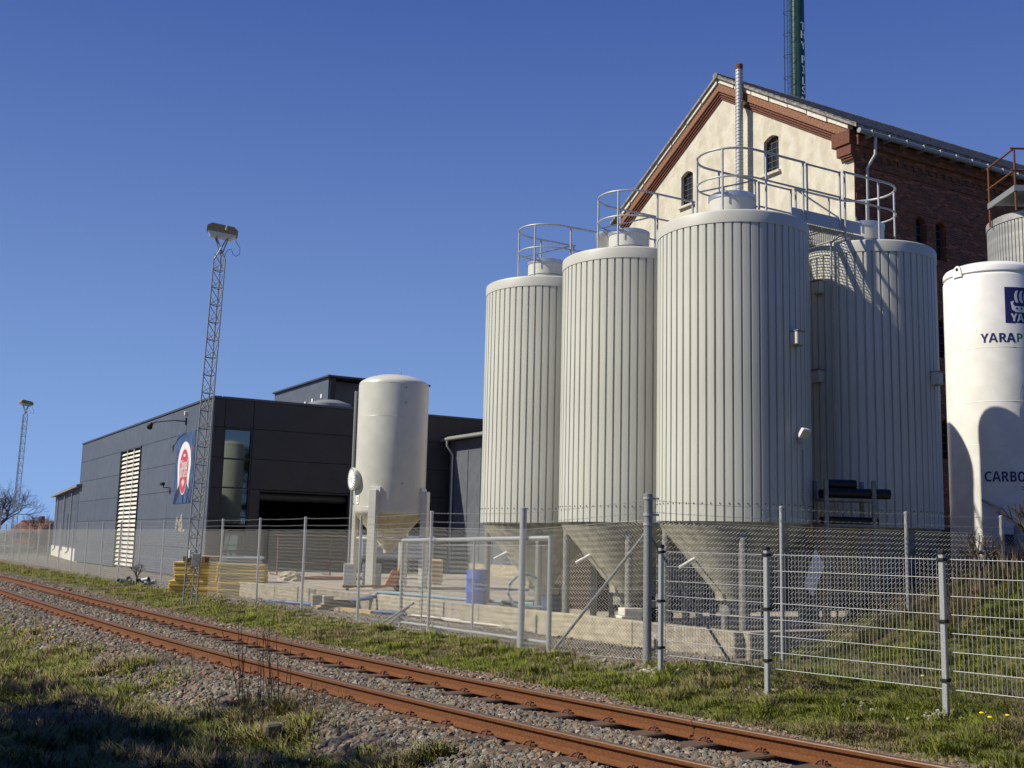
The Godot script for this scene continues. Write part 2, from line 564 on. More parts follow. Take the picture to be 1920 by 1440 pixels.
func rail_mesh(lat: float, t0: float, t1: float, step: float) -> Array:
	# flat-bottomed rail, top at y = 0; the rolled head is a mesh of its own
	var body := [Vector2(-0.0625, -0.159), Vector2(0.0625, -0.159), Vector2(0.0625, -0.150), Vector2(0.0125, -0.134), Vector2(0.008, -0.120), Vector2(0.008, -0.060), Vector2(0.014, -0.046), Vector2(0.034, -0.038), Vector2(0.036, -0.012), Vector2(0.030, -0.003), Vector2(0.0, 0.0)]
	var prof := []
	for p in body: prof.append(p)
	for i in range(body.size() - 2, 1, -1): prof.append(Vector2(-body[i].x, body[i].y))
	var mb := MB.new()
	var top := MB.new()
	var t := t0
	while t < t1:
		var a := from_track(t, lat); var b := from_track(t + step, lat)
		var s := (from_track(t, lat + 0.1) - a).normalized(); var s2 := (from_track(t + step, lat + 0.1) - b).normalized()
		for i in prof.size():
			var p: Vector2 = prof[i]; var q: Vector2 = prof[(i + 1) % prof.size()]
			var w: MB = top if p.y > -0.0125 and q.y > -0.0125 else mb
			w.quad(a + s * p.x + Vector3(0, p.y, 0), b + s2 * p.x + Vector3(0, p.y, 0), b + s2 * q.x + Vector3(0, q.y, 0), a + s * q.x + Vector3(0, q.y, 0))
		t += step
	return [mb, top]

func make_track():
	var tr := thing("railway_track", "single curving railway track with rusty brown rails on grey stone ballast", "railway track")
	for lat in [-0.75, 0.75]:
		var ms := rail_mesh(lat, -6.0, 130.0, 0.5)
		var r := part("rail", ms[0], M.rust, tr)
		part("railhead", ms[1], M.railhead, r)
		for t in ([5.85, 24.0] if lat < 0 else [7.9, 30.0]):      # welded joints
			var wb := MB.new()
			for dy in [[-0.148, 0.066], [-0.1, 0.014], [-0.05, 0.02], [-0.025, 0.04]]:
				var a := from_track(t, lat); var b := from_track(t + 0.03, lat)
				var d := (b - a).normalized()
				wb.box((a + b) * 0.5 + Vector3(0, dy[0], 0), Vector3(dy[1] * 2.0, 0.045, 0.03), Basis(Vector3(-d.z, 0, d.x), Vector3.UP, d), 0.006)
			part("weld", wb, M.rust_dark, r)
	# sleepers and their fastenings: the nearest ones each a part
	var sl := MB.new()
	sl.box(Vector3(0, -0.228, 0), Vector3(2.5, 0.15, 0.25), Basis(), 0.012)
	var slm := sl.mesh()
	var clip := MB.new()      # base plate with two bent spring clips
	clip.box(Vector3(0, -0.154, 0), Vector3(0.30, 0.012, 0.15), Basis(), 0.003)
	for s in [-1.0, 1.0]:
		clip.path([Vector3(s * 0.13, -0.15, -0.05), Vector3(s * 0.12, -0.118, -0.02), Vector3(s * 0.075, -0.112, 0.0), Vector3(s * 0.072, -0.122, 0.03), Vector3(s * 0.12, -0.112, 0.045), Vector3(s * 0.135, -0.14, 0.05)], 0.010, 5)
		clip.tube(Vector3(s * 0.095, -0.15, 0.0), Vector3(s * 0.095, -0.105, 0.0), 0.013, 6)
	var clm := clip.mesh()
	var t := 2.6
	while t < 70:
		var c := from_track(t, 0)
		var d := from_track(t + 0.1, 0) - c
		var turn := atan2(-d.x, -d.z) + rng.randf_range(-0.015, 0.015)
		var s := part("sleeper", slm, M.sleeper, tr, c, turn)
		if t < 34:
			for lat in [-0.75, 0.75]:
				part("rail_fastening", clm, M.rust_dark, s, Vector3(lat, 0, 0), 0.0)
		t += 0.63

func rock(sd: int) -> ArrayMesh:
	var r := RandomNumberGenerator.new(); r.seed = sd
	var ph := (1 + sqrt(5.0)) / 2
	var P := []
	for q in [[-1, ph, 0], [1, ph, 0], [-1, -ph, 0], [1, -ph, 0], [0, -1, ph], [0, 1, ph], [0, -1, -ph], [0, 1, -ph], [ph, 0, -1], [ph, 0, 1], [-ph, 0, -1], [-ph, 0, 1]]:
		P.append(Vector3(q[0], q[1], q[2]).normalized() * r.randf_range(0.72, 1.2) * Vector3(1, 0.75, 0.85))
	var mb := MB.new()
	for f in [[0, 11, 5], [0, 5, 1], [0, 1, 7], [0, 7, 10], [0, 10, 11], [1, 5, 9], [5, 11, 4], [11, 10, 2], [10, 7, 6], [7, 1, 8], [3, 9, 4], [3, 4, 2], [3, 2, 6], [3, 6, 8], [3, 8, 9], [4, 9, 5], [2, 4, 11], [6, 2, 10], [8, 6, 7], [9, 8, 1]]:
		mb.tri(P[f[0]], P[f[1]], P[f[2]])
	return mb.mesh()

func scatter(called: String, m: Mesh, material: Material, xf: Array, cols: Array, label: String):
	var mm := MultiMesh.new()
	mm.transform_format = MultiMesh.TRANSFORM_3D
	mm.use_colors = true
	mm.mesh = m
	mm.instance_count = xf.size()
	for i in xf.size():
		mm.set_instance_transform(i, xf[i])
		mm.set_instance_color(i, cols[i])
	var o := MultiMeshInstance3D.new()
	o.multimesh = mm
	o.material_override = material
	o.name = numbered(called)
	add_child(o)
	meta(o, label, called.replace("_", " "), "", "stuff")

func stone_color(brown: float) -> Color:
	var k := rng.randf_range(0.7, 1.35)
	var c := Color(0.16, 0.146, 0.115)
	var r := rng.randf()
	if r < 0.30 * brown: c = Color(0.185, 0.12, 0.075)
	elif r < 0.55 * brown: c = Color(0.20, 0.145, 0.10)
	elif r > 0.93: c = Color(0.27, 0.25, 0.21)
	elif r > 0.80: c = Color(0.095, 0.09, 0.08)
	return Color(c.r * k, c.g * k, c.b * k)

func make_ballast():
	for variant in 4:
		var xf := []; var cols := []
		var m := rock(100 + variant * 7)
		var bands := [[1.5, 11.0, 250, 0.034], [11.0, 20.0, 150, 0.037], [20.0, 36.0, 75, 0.045], [36.0, 62.0, 28, 0.06]]
		for b in bands:
			var cnt := int((b[1] - b[0]) * 5.4 * b[2] / 1.0)
			for i in cnt:
				var t := rng.randf_range(b[0], b[1]); var lat := rng.randf_range(-2.7, 2.7)
				var p := from_track(t, lat)
				if absf(absf(lat) - 0.75) < 0.085: continue
				if rng.randf() < grassy(p.x, p.z) * 1.15: continue
				# sleeper tops stay clear beside the far rail and just outside both rails
				var ph := fposmod(t - 2.6 + 0.315, 0.63) - 0.315
				if absf(ph) < 0.14 and ((lat > 0.40 and lat < 1.0) or (lat > -1.08 and lat < -0.62)):
					if rng.randf() < 0.97: continue
				var s: float = b[3] * rng.randf_range(0.65, 1.35)
				p.y = gh(p.x, p.z) + s * rng.randf_range(0.0, 0.55)
				var B := Basis(Vector3(rng.randf_range(-1, 1), rng.randf_range(-1, 1), rng.randf_range(-1, 1)).normalized(), rng.randf() * TAU)
				B = Basis.from_euler(Vector3(rng.randf_range(-0.5, 0.5), rng.randf() * TAU, rng.randf_range(-0.5, 0.5))) if rng.randf() < 0.6 else B
				xf.append(Transform3D(B.scaled(Vector3(s, s, s)), p))
				var brown := 0.55
				if lat > 0.8: brown = 1.35
				elif absf(absf(lat) - 0.75) < 0.28: brown = 1.6
				cols.append(stone_color(brown))
		scatter("ballast_stones", m, M.stone, xf, cols, ["grey crushed ballast stones between and beside the rails", "brownish crushed ballast stones between and beside the rails", "angular ballast stones of mixed grey between and beside the rails", "small broken ballast stones between and beside the rails"][variant])
	# loose gravel and rubble in the bare yard strip behind the fence and at the post feet
	var xf2 := []; var cols2 := []
	for i in 5200:
		var t := rng.randf_range(10.0, 42.0); var lat := rng.randf_range(3.6, 8.5)
		var p := from_track(t, lat)
		if (p - Vector3(3.78, 0, -18.5)).dot(DV) > -0.1: continue
		var s := 0.02 + 0.035 * pow(rng.randf(), 3.0)
		p.y = gh(p.x, p.z) + s * 0.2
		xf2.append(Transform3D(Basis.from_euler(Vector3(rng.randf(), rng.randf() * TAU, rng.randf())).scaled(Vector3(s, s, s)), p))
		var k := rng.randf_range(0.7, 1.3)
		cols2.append(Color(0.24 * k, 0.205 * k, 0.16 * k))
	for q in [[2.13, -15.75, 40], [3.28, -14.3, 60], [4.84, -12.6, 60], [4.1, -13.3, 30], [5.6, -12.1, 40]]:
		for i in q[2]:
			var px: float = q[0] + rng.randfn(0, 0.22); var pz: float = q[1] + rng.randfn(0, 0.16)
			var s := rng.randf_range(0.012, 0.04)
			xf2.append(Transform3D(Basis.from_euler(Vector3(rng.randf(), rng.randf() * TAU, rng.randf())).scaled(Vector3(s, s, s)), Vector3(px, gh(px, pz) + s * 0.3, pz)))
			var k := rng.randf_range(0.8, 1.5)
			cols2.append(Color(0.40 * k, 0.37 * k, 0.33 * k))
	scatter("yard_gravel", rock(555), M.stone, xf2, cols2, "pale loose gravel along the fence foot and in the yard")

func tuft(sd: int, blades: int, h: float, w: float, spread: float, lean: float) -> ArrayMesh:
	var r := RandomNumberGenerator.new(); r.seed = sd
	var mb := MB.new()
	for i in blades:
		var a := r.randf() * TAU
		var p := Vector3(cos(a), 0, sin(a)) * spread * sqrt(r.randf())
		var d := Vector3(cos(a + r.randf_range(-0.8, 0.8)), 0, sin(a + r.randf_range(-0.8, 0.8)))
		var hh := h * r.randf_range(0.45, 1.0)
		var s := Vector3(-d.z, 0, d.x) * w * 0.5
		var p1 := p + Vector3(0, hh * 0.6, 0) + d * lean * hh * 0.3
		var p2 := p + Vector3(0, hh * (1.0 - lean * 0.25), 0) + d * lean * hh
		var nn := (Vector3(0, 0.8, 0) + d * 0.5 + Vector3(r.randf_range(-0.3, 0.3), 0, r.randf_range(-0.3, 0.3))).normalized()
		mb.tri(p - s, p + s, p1 + s * 0.8, nn, nn, nn); mb.tri(p - s, p1 + s * 0.8, p1 - s * 0.8, nn, nn, nn)
		mb.tri(p1 - s * 0.8, p1 + s * 0.8, p2, nn, nn, nn)
	return mb.mesh()

func grass_color(x: float, z: float, near: bool) -> Color:
	var k := patch.get_noise_2d(x * 1.1 + 90, z * 1.1)
	var k2 := hill.get_noise_2d(x * 2.0 + 7, z * 2.0 + 31)
	var dry := clampf(0.22 + k * 0.9 + k2 * 0.5, 0.03, 0.9)
	if near: dry = clampf(dry + 0.16, 0, 0.95)
	var g := Color(0.175, 0.225, 0.018).lerp(Color(0.26, 0.285, 0.03), rng.randf())
	var d := Color(0.36, 0.285, 0.155).lerp(Color(0.26, 0.20, 0.105), rng.randf())
	if rng.randf() < dry: return d
	return g

func make_grass():
	var kinds := [tuft(1, 13, 0.10, 0.0075, 0.055, 0.5), tuft(2, 13, 0.13, 0.0075, 0.06, 0.75), tuft(3, 10, 0.20, 0.006, 0.045, 0.5)]
	var lists := [[], [], []]; var cols := [[], [], []]
	# [t0, t1, lat0, lat1, tufts per square metre, near bank?]
	var zones := [[2.0, 12.0, -7.0, -1.4, 1150, true], [12.0, 20.0, -5.5, -1.4, 640, true], [20.0, 34.0, -5.0, -1.4, 200, true],
		[1.0, 12.0, 2.0, 6.2, 560, false], [12.0, 22.0, 2.0, 5.2, 440, false], [22.0, 40.0, 1.9, 5.2, 200, false], [40.0, 80.0, 1.9, 5.2, 60, false],
		[-1.0, 12.0, 6.2, 14.0, 330, false], [10.0, 17.0, 5.2, 14.0, 300, false]]
	for zn in zones:
		var cnt := int((zn[1] - zn[0]) * (zn[3] - zn[2]) * zn[4])
		for i in cnt:
			var t := rng.randf_range(zn[0], zn[1]); var lat := rng.randf_range(zn[2], zn[3])
			var p := from_track(t, lat)
			if p.z > -5.0 or p.x > 14: continue
			if rng.randf() > grassy(p.x, p.z) + 0.015: continue
			p.y = gh(p.x, p.z) - 0.006
			var kn := hill.get_noise_2d(p.x * 3, p.z * 3)
			var which := 0 if rng.randf() < 0.5 else 1
			if kn > (0.0 if zn[5] else 0.18) and rng.randf() < 0.4: which = 2
			var s := rng.randf_range(0.55, 1.15) * (1.0 + kn * 0.6) * (1.0 if zn[4] > 150 else 1.25)
			if not zn[5]: s *= 0.82
			lists[which].append(Transform3D(Basis(Vector3.UP, rng.randf() * TAU).scaled(Vector3(s * 1.1, s, s * 1.1)), p))
			cols[which].append(grass_color(p.x, p.z, zn[5]))
	for k in 3:
		scatter("grass", kinds[k], M.blade, lists[k], cols[k], ["short green grass with straw patches along the track", "bent green and straw coloured grass along the track", "taller grass tufts on the banks beside the track"][k])
	# dry weed stems at the back of the mound and by the stump
	var stems := tuft(9, 7, 0.75, 0.007, 0.10, 0.30)
	var xf := []; var cc := []
	for i in 1000:
		var a := rng.randf_range(1.0, 9.0); var f := rng.randf_range(0.1, 2.2)
		var p := Vector3(3.78, 0, -18.5) + DV * a - DU * f
		if mound(p.x, p.z) < 0.25: continue
		p.y = gh(p.x, p.z) - 0.02
		var s := rng.randf_range(0.4, 1.1) * clampf(0.5 + a * 0.08, 0.4, 1.15)
		xf.append(Transform3D(Basis(Vector3.UP, rng.randf() * TAU).scaled(Vector3(s, s, s)), p))
		var k := rng.randf_range(0.6, 1.2)
		cc.append(Color(0.24 * k, 0.165 * k, 0.095 * k))
	for i in 160:
		var p := Vector3(-2.35 + rng.randfn(0, 0.45), 0, -11.9 + rng.randfn(0, 0.5))
		if i % 3 == 0: p = Vector3(-4.6 + rng.randfn(0, 0.4), 0, -15.6 + rng.randfn(0, 0.5))
		p.y = gh(p.x, p.z) - 0.02
		var s := rng.randf_range(0.25, 0.55)
		xf.append(Transform3D(Basis(Vector3.UP, rng.randf() * TAU).scaled(Vector3(s, s, s)), p))
		var k := rng.randf_range(0.45, 1.0)
		cc.append(Color(0.19 * k, 0.135 * k, 0.085 * k))
	for i in 260:      # straw along the fence foot
		var a := rng.randf_range(-0.5, 26.0)
		var p := Vector3(2.04, 0, -16.5) + Vector3(-sin(0.543), 0, -cos(0.543)) * a + Vector3(rng.randfn(0, 0.18), 0, rng.randfn(0, 0.12))
		p.y = gh(p.x, p.z) - 0.02
		var s := rng.randf_range(0.18, 0.38)
		xf.append(Transform3D(Basis(Vector3.UP, rng.randf() * TAU).scaled(Vector3(s, s, s)), p))
		var k := rng.randf_range(0.8, 1.3)
		cc.append(Color(0.30 * k, 0.225 * k, 0.12 * k))
	scatter("dry_weeds", stems, M.blade, xf, cc, "brown dead weed stems on the mound and along the fence foot")

# ---------------------------------------------------------------- buildings
var SIDE := Transform3D(Basis(Vector3(0, 0, 1), Vector3(0, 1, 0), Vector3(-1, 0, 0)), Vector3())   # polygons (z, y) on a wall that faces -X

func arch_poly(x0: float, x1: float, y0: float, y1: float, rise: float) -> PackedVector2Array:
	var p := PackedVector2Array([Vector2(x0, y0), Vector2(x1, y0)])
	for i in 9:
		var t := i / 8.0
		p.append(Vector2(lerpf(x1, x0, t), y1 - rise + rise * sin(PI * t)))
	return p

func wall_with_windows(mb: MB, x0: float, x1: float, top: Callable, wins: Array, z0: float, z1: float, X := Transform3D()):
	# a wall as vertical strips; wins: [x0, x1, y0, y1, rise], several may share a column; top(x) gives the wall's upper edge
	var cols := {}
	var cuts := [x0, x1]
	for w in wins:
		if not cuts.has(w[0]): cuts.append(w[0])
		if not cuts.has(w[1]): cuts.append(w[1])
	cuts.sort()
	for i in cuts.size() - 1:
		var a: float = cuts[i]; var b: float = cuts[i + 1]
		var here := []
		for w in wins:
			if w[0] <= a + 1e-4 and w[1] >= b - 1e-4: here.append(w)
		here.sort_custom(func(p, q): return p[2] < q[2])
		var base := PackedVector2Array([Vector2(a, 0), Vector2(b, 0)])
		for w in here:
			var p := base.duplicate()
			p.append(Vector2(b, w[2])); p.append(Vector2(a, w[2]))
			mb.prism(p, z0, z1, X)
			base = PackedVector2Array()
			for k in 9:
				var t := k / 8.0
				base.append(Vector2(lerpf(a, b, t), w[3] - w[4] + w[4] * sin(PI * t)))
		base.append(Vector2(b, top.call(b)))
		for k in range(7, 0, -1):
			base.append(Vector2(lerpf(a, b, k / 8.0), top.call(lerpf(a, b, k / 8.0))))
		base.append(Vector2(a, top.call(a)))
		mb.prism(base, z0, z1, X)

func barred_window(parent: Node3D, w: Array, X: Transform3D, depth: float, nv: int, nh: int, sill: bool):
	var f := MB.new()
	var t := 0.045
	f.prism(PackedVector2Array([Vector2(w[0], w[2]), Vector2(w[0] + t, w[2]), Vector2(w[0] + t, w[3] - 0.03), Vector2(w[0], w[3] - 0.08)]), depth, depth + 0.05, X)
	f.prism(PackedVector2Array([Vector2(w[1] - t, w[2]), Vector2(w[1], w[2]), Vector2(w[1], w[3] - 0.08), Vector2(w[1] - t, w[3] - 0.03)]), depth, depth + 0.05, X)
	for i in nv:
		var x := lerpf(w[0], w[1], (i + 1.0) / (nv + 1))
		f.prism(PackedVector2Array([Vector2(x - 0.014, w[2]), Vector2(x + 0.014, w[2]), Vector2(x + 0.014, w[3]), Vector2(x - 0.014, w[3])]), depth + 0.004, depth + 0.04, X)
	for i in nh + 1:
		var y := lerpf(w[2], w[3], float(i) / (nh + 1)) + (0.02 if i == 0 else 0.0)
		f.prism(PackedVector2Array([Vector2(w[0], y - 0.014), Vector2(w[1], y - 0.014), Vector2(w[1], y + 0.014), Vector2(w[0], y + 0.014)]), depth + 0.008, depth + 0.044, X)
	var fr := part("window", f, M.bar, parent)
	for i in nv + 1:
		for j in nh + 1:
			var a := lerpf(w[0], w[1], float(i) / (nv + 1)); var b := lerpf(w[0], w[1], (i + 1.0) / (nv + 1))
			var c := lerpf(w[2], w[3], float(j) / (nh + 1)); var d := lerpf(w[2], w[3], (j + 1.0) / (nh + 1))
			var g := MB.new()
			var tilt := rng.randf_range(-0.006, 0.006)
			var q := [Vector3(a, c, depth + 0.02 + tilt), Vector3(b, c, depth + 0.02 - tilt), Vector3(b, d, depth + 0.02 - tilt), Vector3(a, d, depth + 0.02 + tilt)]
			g.quad(X * q[0], X * q[1], X * q[2], X * q[3])
			part("pane", g, M.pane, fr)
	if sill:
		var s := MB.new()
		s.prism(PackedVector2Array([Vector2(w[0] - 0.1, w[2] - 0.09), Vector2(w[1] + 0.1, w[2] - 0.09), Vector2(w[1] + 0.1, w[2] - 0.005), Vector2(w[0] - 0.1, w[2] - 0.005)]), depth, 0.12, X)
		part("sill", s, M.plaster, fr)

func make_warehouse():
	var W := thing("warehouse", "dark grey flat-roofed warehouse clad in large metal panels with a banner", "building", Vector3(-12.36, -0.2, -46.11), YAW)
	var H := 7.58
	var rows := [0.06, 1.30, 2.55, 3.80, 5.06, 6.32, 7.50]
	# core walls with thickness, floor and roof
	var core := MB.new()
	core.box(Vector3(0.2, H / 2 - 0.06, -6.6), Vector3(0.2, H - 0.12, 13.0))
	core.box(Vector3(0.2, H / 2 - 0.06, -24.2), Vector3(0.2, H - 0.12, 12.4))
	core.box(Vector3(0.2, 6.9, -15.55), Vector3(0.2, 1.1, 4.9))
	core.box(Vector3(0.2, 0.05, -15.55), Vector3(0.2, 0.1, 4.9))
	core.box(Vector3(0.4, H / 2 - 0.06, -0.2), Vector3(0.2, H - 0.12, 0.2))
	core.box(Vector3(1.1, 6.87, -0.2), Vector3(1.2, 1.16, 0.2))
	core.box(Vector3(1.92, H / 2 - 0.06, -0.2), Vector3(0.44, H - 0.12, 0.2))
	core.box(Vector3(4.17, 5.62, -0.2), Vector3(4.06, 3.65, 0.2))
	core.box(Vector3(14.1, H / 2 - 0.06, -0.2), Vector3(15.8, H - 0.12, 0.2))
	core.box(Vector3(21.9, H / 2 - 0.06, -15.3), Vector3(0.2, H - 0.12, 30.0))
	core.box(Vector3(11.0, H / 2 - 0.06, -30.3), Vector3(21.8, H - 0.12, 0.2))
	part("wall", core, M.interior, W)
	var fl := MB.new(); fl.box(Vector3(11.0, 0.33, -15.2), Vector3(21.2, 0.2, 29.6)); part("floor", fl, M.concrete_old, W)
	var rf := MB.new(); rf.box(Vector3(11.0, 7.36, -15.2), Vector3(21.6, 0.14, 30.0)); part("roof", rf, M.trim, W)
	var cap := MB.new()
	cap.box(Vector3(0.13, 7.55, -15.2), Vector3(0.36, 0.10, 30.5), Basis(), 0.01)
	cap.box(Vector3(11.1, 7.547, -0.13), Vector3(21.5, 0.10, 0.36), Basis(), 0.01)
	part("parapet_cap", cap, M.trim, W)
	# lit side: panels 6 rows x 5 bays
	var bays := [0.0, -6.95, -13.0, -18.0, -24.5, -30.35]
	for b in 5:
		for r in 6:
			if b == 2 and r < 5: continue
			var z0: float = bays[b]; var z1: float = bays[b + 1]
			var mb := MB.new()
			mb.box(Vector3(0.05, (rows[r] + rows[r + 1]) / 2, (z0 + z1) / 2), Vector3(0.1, rows[r + 1] - rows[r] - 0.016, z0 - z1 - 0.022), Basis(), 0.006)
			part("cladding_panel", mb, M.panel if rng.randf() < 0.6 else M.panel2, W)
	for q in [[Vector3(0.01, 3.75, 0.02), Vector3(0.06, 7.44, 0.06)], [Vector3(0.02, 3.75, -30.38), Vector3(0.06, 7.44, 0.05)], [Vector3(0.02, 3.22, -13.06), Vector3(0.16, 6.24, 0.07)], [Vector3(0.02, 3.22, -17.94), Vector3(0.16, 6.24, 0.07)], [Vector3(0.02, 6.31, -15.5), Vector3(0.157, 0.05, 4.8)]]:
		var trim := MB.new(); trim.box(q[0], q[1]); part("corner_trim", trim, M.trim, W)
	# louvre: white slats in three fields
	var lv := part("louvre", (func():
		var f := MB.new()
		f.box(Vector3(0.62, 3.2, -15.5), Vector3(0.04, 6.3, 4.9))
		for z in [-13.12, -14.7, -16.3, -17.88]: f.box(Vector3(0.16, 3.2, z), Vector3(0.05, 6.2, 0.06))
		return f).call(), M.trim, W)
	var slat := MB.new()
	slat.box(Vector3(), Vector3(0.03, 0.155, 4.7), Basis(Vector3(0, 0, 1), -0.55), 0.004)
	var sm := slat.mesh()
	for i in 27:
		part("slat", sm, M.slat, lv, Vector3(0.06, 0.24 + i * 0.226, -15.5))
	for z in [-14.7, -16.3]:
		var st := MB.new(); st.box(Vector3(-0.02, 3.2, z), Vector3(0.03, 6.1, 0.09)); part("louvre_rail", st, M.slat, lv)
	# shaded side: panels round the glazing and the gateway
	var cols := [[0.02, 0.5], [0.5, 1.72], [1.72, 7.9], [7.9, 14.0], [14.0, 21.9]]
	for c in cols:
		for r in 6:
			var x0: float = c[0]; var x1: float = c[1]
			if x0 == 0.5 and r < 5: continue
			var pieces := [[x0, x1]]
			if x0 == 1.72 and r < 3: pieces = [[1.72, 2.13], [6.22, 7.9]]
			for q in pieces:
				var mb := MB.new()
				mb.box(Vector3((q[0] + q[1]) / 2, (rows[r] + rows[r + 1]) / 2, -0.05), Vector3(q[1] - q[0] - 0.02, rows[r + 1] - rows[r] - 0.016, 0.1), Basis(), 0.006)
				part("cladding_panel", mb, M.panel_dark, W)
	# tall glazing
	var win := part("window", (func():
		var f := MB.new()
		for x in [0.53, 1.69]: f.box(Vector3(x, 3.15, -0.08), Vector3(0.06, 6.3, 0.12))
		for y in [0.1, 1.2, 2.62, 3.82, 5.02, 6.26]: f.box(Vector3(1.11, y, -0.085), Vector3(1.1, 0.06 if y > 1.5 else 0.1, 0.11))
		f.box(Vector3(1.11, 0.65, -0.085), Vector3(0.05, 1.0, 0.11))
		return f).call(), M.frame, W)
	var ys := [0.1, 1.2, 2.62, 3.82, 5.02, 6.26]
	for i in 5:
		var g := MB.new()
		g.box(Vector3(1.11, (ys[i] + ys[i + 1]) / 2, -0.12), Vector3(1.08, ys[i + 1] - ys[i] - 0.06, 0.02))
		part("pane", g, M.glass, win)
	# rolled-up gate and jambs
	var gj := MB.new()
	gj.box(Vector3(2.16, 1.9, -0.14), Vector3(0.05, 3.72, 0.2)); gj.box(Vector3(6.19, 1.9, -0.14), Vector3(0.05, 3.72, 0.2)); gj.box(Vector3(4.17, 3.74, -0.145), Vector3(4.0, 0.06, 0.19))
	var gate := part("gateway", gj, M.frame, W)
	var roll := MB.new(); roll.tube(Vector3(2.2, 3.55, -0.5), Vector3(6.15, 3.55, -0.5), 0.2, 14); part("rolled_shutter", roll, M.panel_dark, gate)
	# torn patch of paint under the banner
	var sp := MB.new()
	for i in 16:
		var cy := 2.45 + rng.randfn(0, 0.14) - 0.12 * absf(rng.randfn(0, 1)); var cz := -4.5 + rng.randfn(0, 0.5)
		var poly := PackedVector2Array()
		for k in 7: poly.append(Vector2(cz + cos(TAU * k / 7) * rng.randf_range(0.03, 0.22), cy + sin(TAU * k / 7) * rng.randf_range(0.04, 0.16)))
		if not Geometry2D.is_polygon_clockwise(poly): poly.reverse()
		poly.reverse()
		sp.prism(poly, 0.0, 0.002 + i * 0.0004, SIDE)
	part("paint_patch", sp, M.concrete_old, W).set_meta("kind", "stuff")
	# rooftop plant
	var bx := thing("rooftop_unit", "dark boxy ventilation housing with small white vents on warehouse roof", "vent unit", Vector3(-12.36, -0.2, -46.11) + DV * 6.24 + DU * 3.2 + Vector3(0, 7.43, 0), YAW)
	var b := MB.new()
	b.box(Vector3(0.06, 0.99, -4.0), Vector3(0.12, 1.9, 7.8)); b.box(Vector3(2.6, 0.96, -7.75), Vector3(5.0, 1.9, 0.12)); b.box(Vector3(5.0, 0.96, -4.0), Vector3(0.12, 1.9, 7.8)); b.box(Vector3(2.55, 0.94, -0.9), Vector3(4.8, 1.85, 0.1))
	part("casing", b, M.panel, bx)
	var bt := MB.new(); bt.box(Vector3(2.55, 1.97, -3.9), Vector3(5.35, 0.09, 8.1), Basis(), 0.01); part("lid", bt, M.trim, bx)
	var hood := MB.new(); hood.box(Vector3(0.2, 1.0, -0.45), Vector3(0.26, 1.8, 0.85)); hood.box(Vector3(2.6, 0.2, -0.5), Vector3(4.6, 0.1, 0.75), Basis(Vector3(1, 0, 0), 0.35)); part("hood", hood, M.panel_dark, bx)
	for q in [[-0.9, 1.1], [-2.1, 1.0], [-3.1, 0.95], [-3.15, 0.7], [-3.9, 0.8], [-4.4, 0.9], [-4.45, 0.72], [-5.1, 0.6]]:
		var vt := MB.new(); vt.box(Vector3(-0.02, q[1], q[0]), Vector3(0.05, 0.2, 0.18), Basis(), 0.01); part("vent", vt, M.whitewall, bx)
	var dome := MB.new(); dome.lathe([Vector2(1.0, 0), Vector2(1.0, 0.36), Vector2(0.92, 0.42), Vector2(0.5, 0.56), Vector2(0, 0.62)], 28)
	solo("roof_cowl", dome, M.galv_dull, "low grey round cowl on warehouse roof below the vent housing", "roof vent", Vector3(-12.36, -0.2, -46.11) + DV * 5.6 + DU * 1.4 + Vector3(0, 7.43, 0))
	# lamp on an arm over the banner
	var la := thing("wall_lamp", "black wall lamp on a long arm above the banner", "lamp", Vector3(-12.36, -0.2, -46.11) + DU * 4.3 + Vector3(0, 6.87, 0), YAW)
	var m := MB.new(); m.path([Vector3(-0.03, 0, 0), Vector3(-0.35, 0.0, 0.0), Vector3(-0.55, 0.02, -0.2), Vector3(-0.9, 0.06, -1.9), Vector3(-1.0, 0.0, -2.3)], 0.03, 6); m.box(Vector3(-0.02, 0, 0), Vector3(0.06, 0.3, 0.14)); part("arm", m, M.black, la)
	m = MB.new(); m.tube(Vector3(-1.0, 0.02, -2.25), Vector3(-1.04, -0.14, -2.55), 0.06, 10, 0.14); part("lamp_head", m, M.black, la)
	m = MB.new(); m.box(Vector3(-0.06, 0.35, 0.0), Vector3(0.12, 0.2, 0.1), Basis(), 0.02); part("sensor", m, M.whitewall, la)
	var cam := thing("security_camera", "small black security camera on bracket beside the banner", "camera", Vector3(-12.36, -0.2, -46.11) + DU * 6.5 + Vector3(0, 3.97, 0), YAW)
	m = MB.new(); m.path([Vector3(-0.01, 0, 0), Vector3(-0.3, 0, 0), Vector3(-0.3, 0.1, -0.05)], 0.025, 6); part("bracket", m, M.black, cam)
	m = MB.new(); m.box(Vector3(-0.34, 0.17, -0.1), Vector3(0.15, 0.14, 0.36), Basis(), 0.02); part("housing", m, M.black, cam)
	make_banner()

